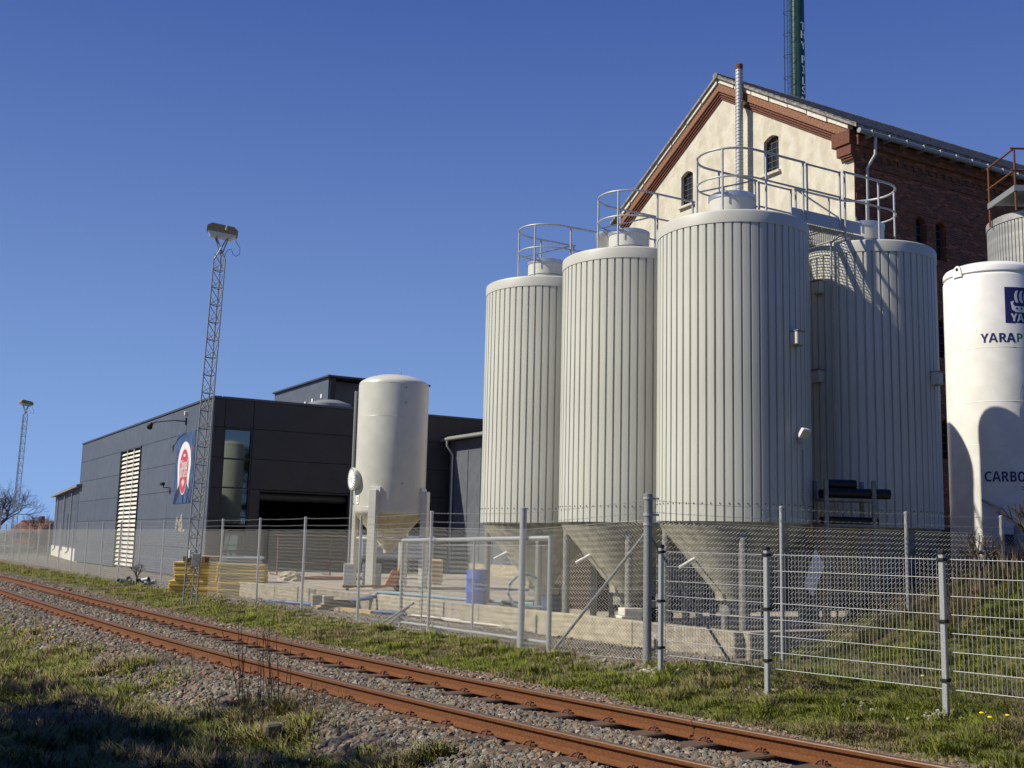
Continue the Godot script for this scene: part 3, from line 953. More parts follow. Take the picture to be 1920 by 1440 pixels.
func make_banner():
	# z runs from -5.75 (far) to -2.5 (near); seen from outside, far is left
	var B := thing("banner", "blue brewery banner with white and red crest on warehouse wall", "banner", Vector3(-12.36, -0.2, -46.11) + DU * 4.13 + Vector3(0, 4.78, 0), YAW)
	var P := func(pts: Array) -> PackedVector2Array:
		var o := PackedVector2Array()
		for p in pts: o.append(Vector2(p[0], p[1]))
		return o
	var m := MB.new(); m.prism(P.call([[-1.62, -1.57], [1.62, -1.57], [1.62, 1.57], [-1.62, 1.57]]), 0.004, 0.02, SIDE); part("cloth", m, M.poster, B)
	m = MB.new()      # dark reeds along the lower edge
	for q in [[-1.5, -1.0, 0.9, 0.10], [-1.25, -0.7, 0.75, 0.16], [-0.95, -1.2, 0.5, 0.12], [0.15, 0.05, 1.4, 0.14], [0.35, -0.2, 1.1, 0.12], [0.75, 1.05, 0.85, 0.12], [1.2, 1.0, 0.6, 0.12], [1.35, 1.5, 0.7, 0.08]]:
		m.prism(P.call([[q[0] - q[3], -1.56], [q[0] + q[3], -1.56], [q[1] + q[3] * 0.4, -1.56 + q[2] * 0.6], [q[1], -1.56 + q[2]]]), 0.02, 0.022 + absf(q[0]) * 0.0004, SIDE)
	part("reed_print", m, M.poster_ink, B)
	m = MB.new()      # white horseshoe ribbon
	var ring := PackedVector2Array()
	for i in 21:
		var a := lerpf(-0.35, PI + 0.35, i / 20.0)
		ring.append(Vector2(cos(a) * 1.12, 0.15 + sin(a) * 1.02))
	ring.append(Vector2(-0.92, -0.75)); ring.append(Vector2(-1.02, -0.95)); ring.append(Vector2(-0.7, -0.75))
	for i in 21:
		var a := lerpf(PI + 0.55, -0.55, i / 20.0)
		ring.append(Vector2(cos(a) * 0.78, 0.05 + sin(a) * 0.78))
	ring.append(Vector2(0.7, -0.75)); ring.append(Vector2(1.02, -0.95)); ring.append(Vector2(0.92, -0.75))
	m.prism(ring, 0.02, 0.026, SIDE)
	part("ribbon", m, M.poster_white, B)
	m = MB.new()
	m.prism(P.call([[-1.25, 0.55], [-0.95, 0.45], [-0.85, 0.8]]), 0.02, 0.0235, SIDE)
	part("ribbon_tail", m, M.poster_red, B)
	m = MB.new(); m.prism(P.call([[0.95, 0.75], [1.3, 0.95], [1.08, 0.5]]), 0.02, 0.0235, SIDE)
	part("ribbon_tail", m, M.poster_red, B)
	var sh := PackedVector2Array(); var rim := PackedVector2Array()
	for i in 25:
		var a := TAU * i / 25.0
		var p := Vector2(cos(a) * 0.72, sin(a) * 0.95 - 0.12)
		if p.y < -0.3: p.x *= 0.86; p.y *= 1.06
		sh.append(p); rim.append(p * 1.06)
	m = MB.new(); m.prism(rim, 0.02, 0.028, SIDE); part("shield_rim", m, M.poster_pale, B)
	m = MB.new(); m.prism(sh, 0.02, 0.031, SIDE); part("shield", m, M.poster_red, B)
	for q in [["Thisted", 0.14, 0.34, "Droid Serif"], ["BRYGHUS", -0.22, 0.36, "Droid Serif"]]:
		var tm := text(q[0], q[2], 0.006, q[3])
		var fit := 1.18 / tm.get_aabb().size.x
		var o := part("lettering", tm, M.poster_white, B)
		o.transform = Transform3D(SIDE.basis * Basis().scaled(Vector3(fit, 1.1, 1)), Vector3(-0.033, q[1], 0))
	m = MB.new(); m.prism(P.call([[-0.16, 0.5], [0.16, 0.5], [0.14, 0.62], [0.05, 0.58], [0, 0.66], [-0.05, 0.58], [-0.14, 0.62]]), 0.03, 0.034, SIDE); part("crown_print", m, M.poster_white, B)
	m = MB.new()
	for a in [-0.7, -0.35, 0.0, 0.35, 0.7]:
		var d := Vector2(sin(a), cos(a)); var s := Vector2(d.y, -d.x) * 0.05
		var o := Vector2(0, -0.86)
		m.prism(PackedVector2Array([o - s * 0.3, o + d * 0.28 + s, o + d * 0.42, o + d * 0.28 - s]), 0.03, 0.033 + a * 0.0005, SIDE)
	part("barley_print", m, M.poster_pale, B)

func text(s: String, h: float, depth: float, face := "Droid Sans", weight := 700) -> TextMesh:
	var f := SystemFont.new()
	f.font_names = PackedStringArray([face])
	f.font_weight = weight
	var t := TextMesh.new()
	t.font = f
	t.text = s
	t.font_size = 64
	t.pixel_size = h / 46.0
	t.depth = depth
	t.curve_step = 3.0
	return t

func bent(t: TextMesh, r: float, at_angle: float, y: float, sc := Vector2(1, 1)) -> ArrayMesh:
	# lettering laid round an upright cylinder of radius r; angle 0 faces +Z
	var arr := t.get_mesh_arrays()
	var v: PackedVector3Array = arr[Mesh.ARRAY_VERTEX]; var n: PackedVector3Array = arr[Mesh.ARRAY_NORMAL]
	for i in v.size():
		var a := at_angle + v[i].x * sc.x / r
		var q := r + v[i].z
		var nn := n[i]
		v[i] = Vector3(sin(a) * q, y + v[i].y * sc.y, cos(a) * q)
		n[i] = Vector3(sin(a) * nn.z + cos(a) * nn.x, nn.y, cos(a) * nn.z - sin(a) * nn.x)
	var out := []
	out.resize(Mesh.ARRAY_MAX)
	out[Mesh.ARRAY_VERTEX] = v; out[Mesh.ARRAY_NORMAL] = n; out[Mesh.ARRAY_INDEX] = arr[Mesh.ARRAY_INDEX]
	var m := ArrayMesh.new()
	m.add_surface_from_arrays(Mesh.PRIMITIVE_TRIANGLES, out)
	return m

func make_annex():
	var A := thing("yard_annex", "low blue-grey metal annex with gutter and downpipe behind the silos", "building", Vector3(-2.82, -0.2, -51.69), YAW)
	var m := MB.new()
	m.box(Vector3(0.1, 3.65, 3.75), Vector3(0.2, 5.5, 7.3)); m.box(Vector3(3.1, 3.65, 7.3), Vector3(5.8, 5.5, 0.2))
	part("wall", m, M.annex, A)
	m = MB.new(); m.box(Vector3(0.08, 0.5, 3.75), Vector3(0.3, 0.8, 7.4)); m.box(Vector3(3.1, 0.5, 7.35), Vector3(5.7, 0.8, 0.3)); part("plinth", m, M.concrete, A)
	m = MB.new(); m.prism(PackedVector2Array([Vector2(-0.35, 6.46), Vector2(6.2, 7.6), Vector2(6.2, 7.72), Vector2(-0.35, 6.58)]), 0.05, 7.6); part("roof", m, M.roof, A)
	m = MB.new()
	for i in 6:
		m.box(Vector3(-0.012, 3.65, 0.65 + i * 1.2), Vector3(0.03, 5.4, 0.05))
	part("seam", m, M.annex, A)
	m = MB.new(); m.tube(Vector3(-0.42, 6.45, 0.0), Vector3(-0.42, 6.45, 7.6), 0.085, 10); part("gutter", m, M.galv_dull, A)
	m = MB.new(); m.path([Vector3(-0.42, 6.4, 0.55), Vector3(-0.42, 6.15, 0.55), Vector3(-0.12, 5.75, 0.55), Vector3(-0.12, 0.25, 0.55)], 0.055, 8); part("downpipe", m, M.galv, A)

func make_low_shed():
	var A := thing("low_shed", "low dark shed with flat roof behind the rear silos", "building", Vector3(2.3, 0.2, -30.1), YAW)
	var m := MB.new(); m.box(Vector3(7.2, 0.8, 0), Vector3(14.4, 2.6, 0.2)); m.box(Vector3(0.1, 0.8, -1.2), Vector3(0.2, 2.6, 2.2)); m.box(Vector3(14.3, 0.8, -0.45), Vector3(0.2, 2.6, 0.7)); part("wall", m, M.shed, A)
	m = MB.new(); m.box(Vector3(7.2, 2.15, -0.4), Vector3(14.6, 0.1, 1.1)); part("roof", m, M.black, A)
	for x in [2.0, 6.0, 10.5]:
		m = MB.new(); m.box(Vector3(x, 0.95, 0.11), Vector3(0.9, 1.8, 0.04), Basis(), 0.004); part("door", m, M.frame, A)

func make_malthouse():
	var K := thing("malt_house", "tall red-brick brewery building with cream rendered gable and grey roof", "building", Vector3(11.3, -0.2, -36.0), YAW)
	var W := 13.2; var L := 26.0
	var gable_top := func(z): return 15.5 + 4.0 * (1.0 - absf(z + 6.6) / 6.6)
	var gw := [[-4.31, -3.54, 15.46, 16.88, 0.16], [-9.12, -8.38, 15.46, 16.88, 0.16], [-6.6, -5.85, 11.4, 12.8, 0.16]]
	var m := MB.new()
	wall_with_windows(m, -13.18, -0.02, gable_top, gw, -0.3, 0.0, SIDE)
	part("rendered_gable", m, M.plaster, K)
	for w in gw: barred_window(K, w, SIDE, -0.2, 2, 5, true)
	# side wall with barred windows
	var sw := []
	for y in [13.36, 9.9, 6.4]:
		for x in [2.95, 3.97, 9.0, 10.02, 15.0, 16.02, 21, 22.02]:
			sw.append([x, x + 0.56, y - 1.4, y, 0.16])
	m = MB.new()
	wall_with_windows(m, 0.3, L, func(_x): return 15.3, sw, -0.35, 0.0)
	m.box(Vector3(0.15, 7.65, -0.17), Vector3(0.296, 15.3, 0.34))
	part("brick_wall", m, M.brick, K)
	for w in sw:
		if w[0] < 12: barred_window(K, w, Transform3D(), -0.25, 1, 4, false)
	m = MB.new(); m.box(Vector3(L - 0.1, 7.6, -6.6), Vector3(0.2, 15.2, 12.5)); m.box(Vector3(13, 7.6, -13.0), Vector3(25.5, 15.2, 0.3)); part("back_wall", m, M.brick, K)
	# courses that stand proud of the side wall
	m = MB.new()
	m.box(Vector3(13, 15.47, 0.0), Vector3(25.98, 0.34, 0.36)); m.box(Vector3(13, 15.2, -0.05), Vector3(25.98, 0.2, 0.2)); m.box(Vector3(13, 14.72, -0.02), Vector3(25.9, 0.13, 0.12)); m.box(Vector3(13, 13.55, -0.02), Vector3(25.9, 0.2, 0.10)); m.box(Vector3(13, 10.2, -0.02), Vector3(25.9, 0.2, 0.10))
	for i in 64: m.box(Vector3(0.6 + i * 0.4, 15.03, -0.02), Vector3(0.2, 0.14, 0.14))
	part("brick_course", m, M.brick, K)
	# raking cornice in stepped brick, both slopes
	for s in [[0.0, -6.6], [-13.2, -6.6]]:
		var z0: float = s[0]; var z1: float = s[1]
		var y0 := 15.55; var y1 := 19.55
		var bands := [[0.0, 0.32, 0.20, M.brick_cap, "rake_cap"], [0.32, 0.43, 0.14, M.brick_trim, "rake_course"], [0.43, 0.53, 0.09, M.brick_trim, "rake_course"], [0.53, 0.62, 0.05, M.brick_trim, "rake_course"]]
		for b in bands:
			var poly := PackedVector2Array([Vector2(z0, y0 + 0.26 - b[1]), Vector2(z1, y1 + 0.26 - b[1]), Vector2(z1, y1 + 0.26 - b[0]), Vector2(z0, y0 + 0.26 - b[0])])
			if Geometry2D.is_polygon_clockwise(poly): poly.reverse()
			poly = PackedVector2Array(poly)
			m = MB.new(); m.prism(poly, -0.25, b[2], SIDE)
			part(b[4], m, b[3], K)
		# weathered verge boards in lengths
		for i in 7:
			var t0 := i / 7.0 + 0.004; var t1 := (i + 1) / 7.0 - 0.004
			var dd := rng.randf_range(-0.02, 0.02)
			var poly := PackedVector2Array([Vector2(lerpf(z0, z1, t0), lerpf(y0, y1, t0) + 0.27 + dd), Vector2(lerpf(z0, z1, t1), lerpf(y0, y1, t1) + 0.27 + dd), Vector2(lerpf(z0, z1, t1), lerpf(y0, y1, t1) + 0.45), Vector2(lerpf(z0, z1, t0), lerpf(y0, y1, t0) + 0.45)])
			if Geometry2D.is_polygon_clockwise(poly): poly.reverse()
			m = MB.new(); m.prism(poly, 0.0, 0.24 + rng.randf_range(0, 0.03), SIDE)
			part("verge_board", m, M.roof_edge, K)
	# roof sheets with eave overhang
	for s in [[0.42, -6.6], [-13.62, -6.6]]:
		var e: float = s[0]; var r: float = s[1]
		var ye := 15.55 + 0.46 - 0.42 * 4.0 / 6.6; var yr := 19.55 + 0.46
		var poly := PackedVector2Array([Vector2(e, ye), Vector2(r, yr), Vector2(r, yr + 0.1), Vector2(e, ye + 0.1)])
		if Geometry2D.is_polygon_clockwise(poly): poly.reverse()
		m = MB.new(); m.prism(poly, -L - 0.2, 0.34, SIDE)
		part("roof", m, M.roof, K)
	# slate courses on the slope that faces the photographer, each course lapping the one below
	for i in 22:
		var t0 := i / 22.0; var t1 := (i + 1) / 22.0
		var e := Vector2(0.44, 15.55 + 0.47 - 0.42 * 4.0 / 6.6 + 0.1); var r := Vector2(-6.6, 19.55 + 0.57)
		var a := e.lerp(r, t0); var b := e.lerp(r, t1)
		m = MB.new()
		m.prism(PackedVector2Array([a, b + Vector2(0, -0.002), b + Vector2(0, 0.008), a + Vector2(0, 0.03)]) if not Geometry2D.is_polygon_clockwise(PackedVector2Array([a, b, b + Vector2(0, 0.008), a + Vector2(0, 0.03)])) else PackedVector2Array([a + Vector2(0, 0.03), b + Vector2(0, 0.008), b + Vector2(0, -0.002), a]), -L - 0.18, 0.36, SIDE)
		part("slate_course", m, M.roof, K)
	m = MB.new(); m.tube(Vector3(-0.38, 20.08, -6.6), Vector3(L, 20.08, -6.6), 0.13, 10); part("ridge", m, M.roof, K)
	# stepped corbel at the eaves corner
	for q in [[-0.76, 15.34, 15.82, 0.26], [-0.60, 14.98, 15.33, 0.20], [-0.46, 14.90, 14.97, 0.16], [-0.36, 14.82, 14.89, 0.12]]:
		m = MB.new(); m.box(Vector3(0.14 - q[3] / 2, (q[1] + q[2]) / 2, q[0] / 2 + 0.02), Vector3(0.28 + q[3], q[2] - q[1], -q[0] + 0.04), Basis(), 0.008)
		part("corbel", m, M.brick_trim, K)
	m = MB.new(); m.tube(Vector3(-0.3, 15.62, 0.5), Vector3(L, 15.62, 0.5), 0.09, 10)
	for i in 30: m.box(Vector3(0.25 + i * 0.85, 15.6, 0.44), Vector3(0.03, 0.24, 0.32))
	part("gutter", m, M.galv_dull, K)
	m = MB.new(); m.path([Vector3(0.5, 15.55, 0.48), Vector3(0.5, 14.95, 0.46), Vector3(0.45, 14.55, 0.14), Vector3(0.45, 0.3, 0.14)], 0.055, 8); part("downpipe", m, M.galv, K)
	# spiral-seamed flue in front of the gable
	var fl := thing("spiral_flue", "tall spiral-seamed metal flue pipe standing before the cream gable", "flue pipe", Vector3(11.3, -0.2, -36.0) + DV * -0.42 + DU * 5.17, YAW)
	m = MB.new(); m.tube(Vector3(0, 0.3, 0), Vector3(0, 19.8, 0), 0.142, 20); part("pipe", m, M.galv, fl)
	m = MB.new()
	for i in 84:
		var pts := []
		for k in 13: pts.append(Vector3(cos(TAU * k / 12) * 0.143, 8.0 + i * 0.14 + 0.14 * k / 12, -sin(TAU * k / 12) * 0.143))
		m.path(pts, 0.011, 4)
	part("spiral_seam", m, M.seam, fl)
	m = MB.new(); m.tube(Vector3(0, 19.78, 0), Vector3(0, 19.98, 0), 0.148, 20); part("rusty_rim", m, M.rust, fl)
	m = MB.new(); m.box(Vector3(0.2, 18.5, 0), Vector3(0.44, 0.05, 0.34)); m.box(Vector3(0.2, 14.5, 0), Vector3(0.44, 0.05, 0.34)); m.box(Vector3(0.2, 10.5, 0), Vector3(0.44, 0.05, 0.34)); part("wall_bracket", m, M.galv_dull, fl)

func make_green_chimney():
	var c := Vector3(15.22, -0.2, -58.0)
	var G := thing("brewery_chimney", "slim dark green steel chimney with ladder and white vertical lettering", "chimney", c)
	var m := MB.new(); m.lathe([Vector2(0.42, 0), Vector2(0.40, 24), Vector2(0.37, 38)], 32); part("shaft", m, M.green, G)
	# ladder with safety cage on the left of the shaft
	var ang := -1.25
	var o := Vector3(sin(ang), 0, cos(ang)); var s := Vector3(o.z, 0, -o.x)
	m = MB.new()
	for k in [-1.0, 1.0]: m.tube(o * 0.50 + s * 0.2 * k + Vector3(0, 18, 0), o * 0.50 + s * 0.2 * k + Vector3(0, 38, 0), 0.02, 5)
	for i in 66: m.tube(o * 0.50 - s * 0.2 + Vector3(0, 18 + i * 0.3, 0), o * 0.50 + s * 0.2 + Vector3(0, 18 + i * 0.3, 0), 0.012, 4)
	part("ladder", m, M.greendark, G)
	m = MB.new()
	for i in 16:
		var pts := []
		for k in 9:
			var a := PI * k / 8
			pts.append(o * (0.50 + 0.34 * sin(a)) + s * 0.26 * cos(a) + Vector3(0, 18.5 + i * 1.25, 0))
		m.path(pts, 0.016, 4)
	for a in [0.5, PI / 2, PI - 0.5]: m.tube(o * (0.50 + 0.34 * sin(a)) + s * 0.26 * cos(a) + Vector3(0, 18.5, 0), o * (0.50 + 0.34 * sin(a)) + s * 0.26 * cos(a) + Vector3(0, 38, 0), 0.014, 4)
	part("safety_cage", m, M.greendark, G)
	var rows := [["T", 45], ["H", 62], ["Y", 83], ["P", 110], ["I", 130], ["L", 152], ["S", 170], ["N", 190], ["E", 208], ["R", 226]]
	for q in rows:
		var y: float = 23.35 + (190 - q[1]) * 58.0 / 2095.0 * 1.07 + 2.55
		part("letter_" + q[0].to_lower(), bent(text(q[0], 0.36, 0.012), 0.402, 0.60, y, Vector2(1.0, 1.2)), M.letter, G)

func make_far_building():
	var F := thing("far_shed", "pale blue-grey metal shed with white base beyond the dark warehouse", "building", Vector3(-27.95, -0.2, -73.18), deg_to_rad(25.5))
	var m := MB.new(); m.box(Vector3(5, 2.85, -11.0), Vector3(10, 4.1, 25.0)); part("wall", m, M.metalsiding, F)
	m = MB.new(); m.box(Vector3(5, 0.4, -11.0), Vector3(10.1, 0.8, 25.1)); part("base", m, M.whitewall, F)
	m = MB.new(); m.prism(PackedVector2Array([Vector2(-0.4, 4.75), Vector2(5, 5.5), Vector2(10.4, 4.75), Vector2(10.4, 4.9), Vector2(5, 5.65), Vector2(-0.4, 4.9)]), -23.8, 1.7); part("roof", m, M.roof, F)
	m = MB.new()
	for i in 70: m.box(Vector3(-0.01, 2.85, 1.2 - i * 0.35), Vector3(0.03, 4.0, 0.1))
	part("siding_ribs", m, M.metalsiding, F)
	m = MB.new()
	for z in [-5.0, -11.5, -18.5]:
		m.tube(Vector3(-0.12, 4.8, z), Vector3(-0.12, 0.6, z), 0.06, 6); m.tube(Vector3(-0.12, 0.6, z), Vector3(-0.3, 0.45, z), 0.06, 6)
	part("downpipe", m, M.galv_dull, F)
	m = MB.new(); m.box(Vector3(-0.02, 2.0, -8.5), Vector3(0.06, 2.4, 0.9)); part("door", m, M.trim, F)

func house(called: String, label: String, at: Vector3, turn: float, w: float, d: float, h: float, rh: float, wall: Material):
	var Hs := thing(called, label, "house", at, turn)
	var m := MB.new()
	m.prism(PackedVector2Array([Vector2(-w / 2, 0), Vector2(w / 2, 0), Vector2(w / 2, h), Vector2(0, h + rh), Vector2(-w / 2, h)]), -d / 2, d / 2); part("wall", m, wall, Hs)
	m = MB.new()
	for s in [-1.0, 1.0]:
		var p := PackedVector2Array([Vector2(s * (w / 2 + 0.4), h - 0.4 * rh / (w / 2)), Vector2(0, h + rh + 0.02), Vector2(0, h + rh + 0.22), Vector2(s * (w / 2 + 0.4), h - 0.4 * rh / (w / 2) + 0.2)])
		if Geometry2D.is_polygon_clockwise(p): p.reverse()
		m.prism(p, -d / 2 - 0.3, d / 2 + 0.3)
	var rf := part("roof", m, M.redroof, Hs)
	m = MB.new(); m.box(Vector3(0.6, h + rh + 0.3, 0), Vector3(0.6, 1.2, 0.6)); part("chimney", m, M.housewall, rf)
	for s in [-1.0, 1.0]:
		for i in 2:
			m = MB.new(); m.box(Vector3(s * (w / 2 + 0.01), 1.5, -d / 4 + i * d / 2), Vector3(0.06, 1.2, 1.1)); part("window", m, M.pane, Hs)
	m = MB.new(); m.box(Vector3(0, 1.6, d / 2 + 0.01), Vector3(1.2, 1.2, 0.06)); part("window", m, M.pane, Hs)

func make_background():
	house("brick_house", "house with orange-red tiled roof beyond the track at far left", Vector3(-66.5, -0.2, -122), 0.5, 8, 10, 2.4, 3.4, M.housewall)
	house("low_house", "low house roof between bare trees beyond the fence's far end", Vector3(-75, -0.2, -180), 1.2, 5, 6, 2.0, 1.6, M.housewall)
	bare_tree("bare_tree", "large leafless tree beyond the end of the fence at far left", Vector3(-49.2, -0.2, -108), 7.2, 4, 6, 3.0)
	bare_tree("bare_tree", "smaller leafless tree just left of the pale far shed", Vector3(-53.5, -0.2, -128), 4.6, 8, 5, 2.4)
	bare_tree("bare_tree", "leafless tree at the left picture edge behind red roof", Vector3(-53.2, -0.2, -112), 6.4, 15, 6, 2.8)
	# dark hedge and clutter closing the view between shed and houses
	for q in [[-50.5, -112, 9, 2.0, "dark shrubby hedge below the large leafless tree"], [-48.5, -135, 14, 2.2, "distant dark hedge left of the pale far shed"], [-62, -140, 16, 2.4, "distant dark hedge behind the red-roofed house"]]:
		shrub("hedge", q[4], Vector3(q[0], -0.2, q[1]), q[2], q[3])
	# lamp pole and platform edge by the far mast
	var p := thing("lamp_post", "thin grey lamp post beside the far lattice mast", "lamp post", Vector3(-37.4, -0.2, -83.0))
	var m := MB.new(); m.tube(Vector3(), Vector3(0, 4.2, 0), 0.07, 8, 0.05); part("pole", m, M.galv_dull, p)
	m = MB.new(); m.box(Vector3(-0.25, 4.25, 0), Vector3(0.7, 0.14, 0.3), Basis(), 0.03); part("lamp_head", m, M.galv_dull, p)
	m = MB.new(); m.box(Vector3(0, 0.35, 0), Vector3(7.0, 0.7, 3.0), Basis(), 0.02)
	var pf := thing("loading_platform", "low grey concrete platform by the track at far left", "platform", Vector3(-44.0, -0.2, -92.0), 0.45)
	part("deck", m, M.concrete_old, pf)
	m = MB.new(); m.box(Vector3(0, 0.2, 1.53), Vector3(6.9, 0.1, 0.04)); m.box(Vector3(0, 0.45, 1.53), Vector3(6.9, 0.1, 0.04)); part("edge_beam", m, M.rust_dark, pf)

# ---------------------------------------------------------------- trees
func grow(mb: MB, tw: MB, p: Vector3, d: Vector3, len: float, r: float, depth: int, maxd: int, rr: RandomNumberGenerator, droop: float):
	var q := p + d * len
	var mid := p + d * len * 0.5 + Vector3(rr.randf_range(-1, 1), rr.randf_range(-0.3, 0.6), rr.randf_range(-1, 1)) * len * 0.07
	var tgt := mb if depth < 3 else tw
	var k := 7 if depth < 2 else (5 if depth < 3 else 3)
	tgt.tube(p, mid, r, k, r * 0.86, false); tgt.tube(mid, q, r * 0.86, k, r * 0.7, false)
	if depth >= maxd: return
	var kids := 3 if depth < 2 else (3 if rr.randf() < 0.7 else 4)
	for i in kids:
		var a := TAU * (i + rr.randf_range(-0.3, 0.3)) / kids
		var s := d.cross(Vector3.UP if absf(d.y) < 0.9 else Vector3.RIGHT).normalized()
		var t := s.cross(d)
		var sp := rr.randf_range(0.35, 0.85)
		var nd := (d * cos(sp) + (s * cos(a) + t * sin(a)) * sin(sp) + Vector3(0, droop, 0)).normalized()
		var at := p.lerp(q, rr.randf_range(0.6, 1.0)) if i > 0 else q
		grow(mb, tw, at, nd, len * rr.randf_range(0.62, 0.86), r * rr.randf_range(0.5, 0.66), depth + 1, maxd, rr, droop)

func bare_tree(called: String, label: String, at: Vector3, h: float, sd: int, maxd: int, spread: float):
	var T := thing(called, label, "tree", at)
	var rr := RandomNumberGenerator.new(); rr.seed = sd
	var mb := MB.new(); var tw := MB.new()
	mb.tube(Vector3(0, -0.1, 0), Vector3(0.05, h * 0.26, 0), h * 0.032, 9, h * 0.026)
	var base := Vector3(0.05, h * 0.25, 0)
	for i in 5:
		var a := TAU * i / 5 + rr.randf_range(-0.3, 0.3)
		grow(mb, tw, base, Vector3(cos(a) * spread * 0.28, 0.85, sin(a) * spread * 0.28).normalized(), h * 0.24, h * 0.016, 1, maxd, rr, 0.14)
	part("trunk", mb, M.bark, T)
	part("crown", tw, M.twig, T)

func shrub(called: String, label: String, at: Vector3, w: float, h: float):
	var m := MB.new(); m.use_c = true
	for i in 2600:
		var x := rng.randf_range(-w / 2, w / 2)
		var top := h * (0.65 + 0.35 * sin(x * 0.9 + at.x) * cos(x * 0.37))
		var p := Vector3(x, pow(rng.randf(), 0.7) * top, rng.randf_range(-0.8, 0.8))
		var s := rng.randf_range(0.06, 0.16)
		var d1 := Vector3(rng.randf_range(-1, 1), rng.randf_range(-0.6, 1), rng.randf_range(-1, 1)).normalized() * s
		var d2 := Vector3(rng.randf_range(-1, 1), rng.randf_range(-1, 1), rng.randf_range(-1, 1)).normalized() * s
		var k := rng.randf_range(0.5, 1.3)
		m.col = Color(0.035 * k, 0.045 * k, 0.025 * k) if rng.randf() < 0.7 else Color(0.08 * k, 0.06 * k, 0.045 * k)
		m.tri(p, p + d1, p + d2)
	solo(called, m, M.hedge, label, "hedge", at, 0.35)

func make_shade_trees():
	# trees outside the frame to the left: their dappled shade lies on the near bank
	broad_tree("evergreen_tree", "broad evergreen tree beyond the left picture edge shading the near bank", Vector3(-12.4, -0.2, -6.6), 7.6, 3.3, 41)
	broad_tree("evergreen_tree", "lower evergreen tree beyond the left picture edge by the track", Vector3(-14.2, -0.2, -11.6), 6.4, 2.5, 42)
	broad_tree("evergreen_tree", "middle evergreen tree of the three beyond the left picture edge", Vector3(-12.6, -0.2, -9.3), 6.5, 2.6, 44)
	broad_tree("evergreen_tree", "evergreen tree to the left behind the photographer", Vector3(-9.6, -0.2, -3.4), 7.0, 2.6, 43)

func make_beyond_right():
	# trees stand along the lane to the right of the frame and behind the photographer: they keep the sky off the shaded sides
	var rt := ["nearest tree of the row beyond the right picture edge", "second tree of the row beyond the right picture edge", "third tree of the row beyond the right picture edge", "fourth tree of the row beyond the right picture edge", "farthest tree of the row beyond the right picture edge"]
	var rp := [Vector3(12.0, -0.2, 1.5), Vector3(15.5, -0.2, -5.0), Vector3(19.0, -0.2, -11.5), Vector3(23.0, -0.2, -18.5), Vector3(27.5, -0.2, -26.0)]
	for i in 5:
		broad_tree("row_tree", rt[i], rp[i], 6.4 + 0.5 * (i % 2), 4.6, 80 + i)
	for i in 7:
		broad_tree("lane_tree", ["tree in the lane behind the photographer, farthest left", "second tree from the left in the lane behind the photographer", "third tree from the left in the lane behind the photographer", "middle tree in the lane behind the photographer", "third tree from the right in the lane behind the photographer", "second tree from the right in the lane behind the photographer", "tree in the lane behind the photographer, farthest right"][i], Vector3(-6.0 + i * 4.6, -0.2, 13.0 + 2.0 * (i % 2)), 6.0 + 0.7 * (i % 3), 3.4, 60 + i)

func broad_tree(called: String, label: String, at: Vector3, hc: float, r: float, sd: int):
	var T := thing(called, label, "tree", at)
	var rr := RandomNumberGenerator.new(); rr.seed = sd
	var m := MB.new(); m.tube(Vector3(0, -0.1, 0), Vector3(0.1, hc - r * 0.4, 0.05), 0.2, 10, 0.12)
	var f := MB.new(); f.use_c = true
	for i in int(42 * r * r / 9.0):
		var d := Vector3(rr.randfn(0, 1), rr.randfn(0.1, 0.8), rr.randfn(0, 1)).normalized()
		var c := Vector3(0.1, hc, 0.05) + d * r * pow(rr.randf(), 0.5) * Vector3(1, 0.8, 1)
		m.tube(Vector3(0.1, hc - r * 0.6, 0.05), c, 0.05, 5, 0.012)
		var cr := rr.randf_range(0.45, 0.8)
		for k in 165:
			var q := c + Vector3(rr.randfn(0, 0.5), rr.randfn(0, 0.4), rr.randfn(0, 0.5)) * cr
			var e := Vector3(rr.randf_range(-1, 1), rr.randf_range(-1, 1), rr.randf_range(-1, 1)).normalized() * rr.randf_range(0.12, 0.22)
			var s := e.cross(Vector3(rr.randf() - 0.5, rr.randf() - 0.5, rr.randf() - 0.5)).normalized() * rr.randf_range(0.05, 0.09)
			var g := rr.randf_range(0.6, 1.2)
			f.col = Color(0.035 * g, 0.06 * g, 0.022 * g)
			f.tri(q - s, q + s, q + e)
	part("trunk", m, M.bark, T)
	part("crown", f, M.hedge, T)

# ---------------------------------------------------------------- silos and tanks
var silo_panel_mesh: ArrayMesh
const SR := 1.4
func cladding(r: float, count: int, y0: float, y1: float, depth: float) -> ArrayMesh:
	# one sheet of ribbed cladding, centred on +Z: a flat tread, a groove with sloping sides
	var mb := MB.new()
	var step := TAU / count
	var pts := [[-0.5, r - depth], [-0.36, r - depth], [-0.30, r], [-0.05, r], [0.2, r], [0.45, r], [0.5, r - depth]]
	for i in pts.size() - 1:
		var a: float = pts[i][0] * step; var b: float = pts[i + 1][0] * step
		var ra: float = pts[i][1]; var rb: float = pts[i + 1][1]
		var A := Vector3(sin(a) * ra, 0, cos(a) * ra); var Bq := Vector3(sin(b) * rb, 0, cos(b) * rb)
		var lo := Vector3(0, y0, 0); var hi := Vector3(0, y1, 0)
		if ra == rb:
			var na := Vector3(sin(a), 0, cos(a)); var nb := Vector3(sin(b), 0, cos(b))
			mb.squad(A + lo, Bq + lo, Bq + hi, A + hi, na, nb, nb, na)
		else: mb.quad(A + lo, Bq + lo, Bq + hi, A + hi)
		# top and bottom lips
		var C := A.normalized() * (r - depth - 0.01); var D := Bq.normalized() * (r - depth - 0.01)
		if ra > r - depth or rb > r - depth:
			mb.quad(C + lo, D + lo, Bq + lo, A + lo); mb.quad(A + hi, Bq + hi, D + hi, C + hi)
	return mb.mesh()

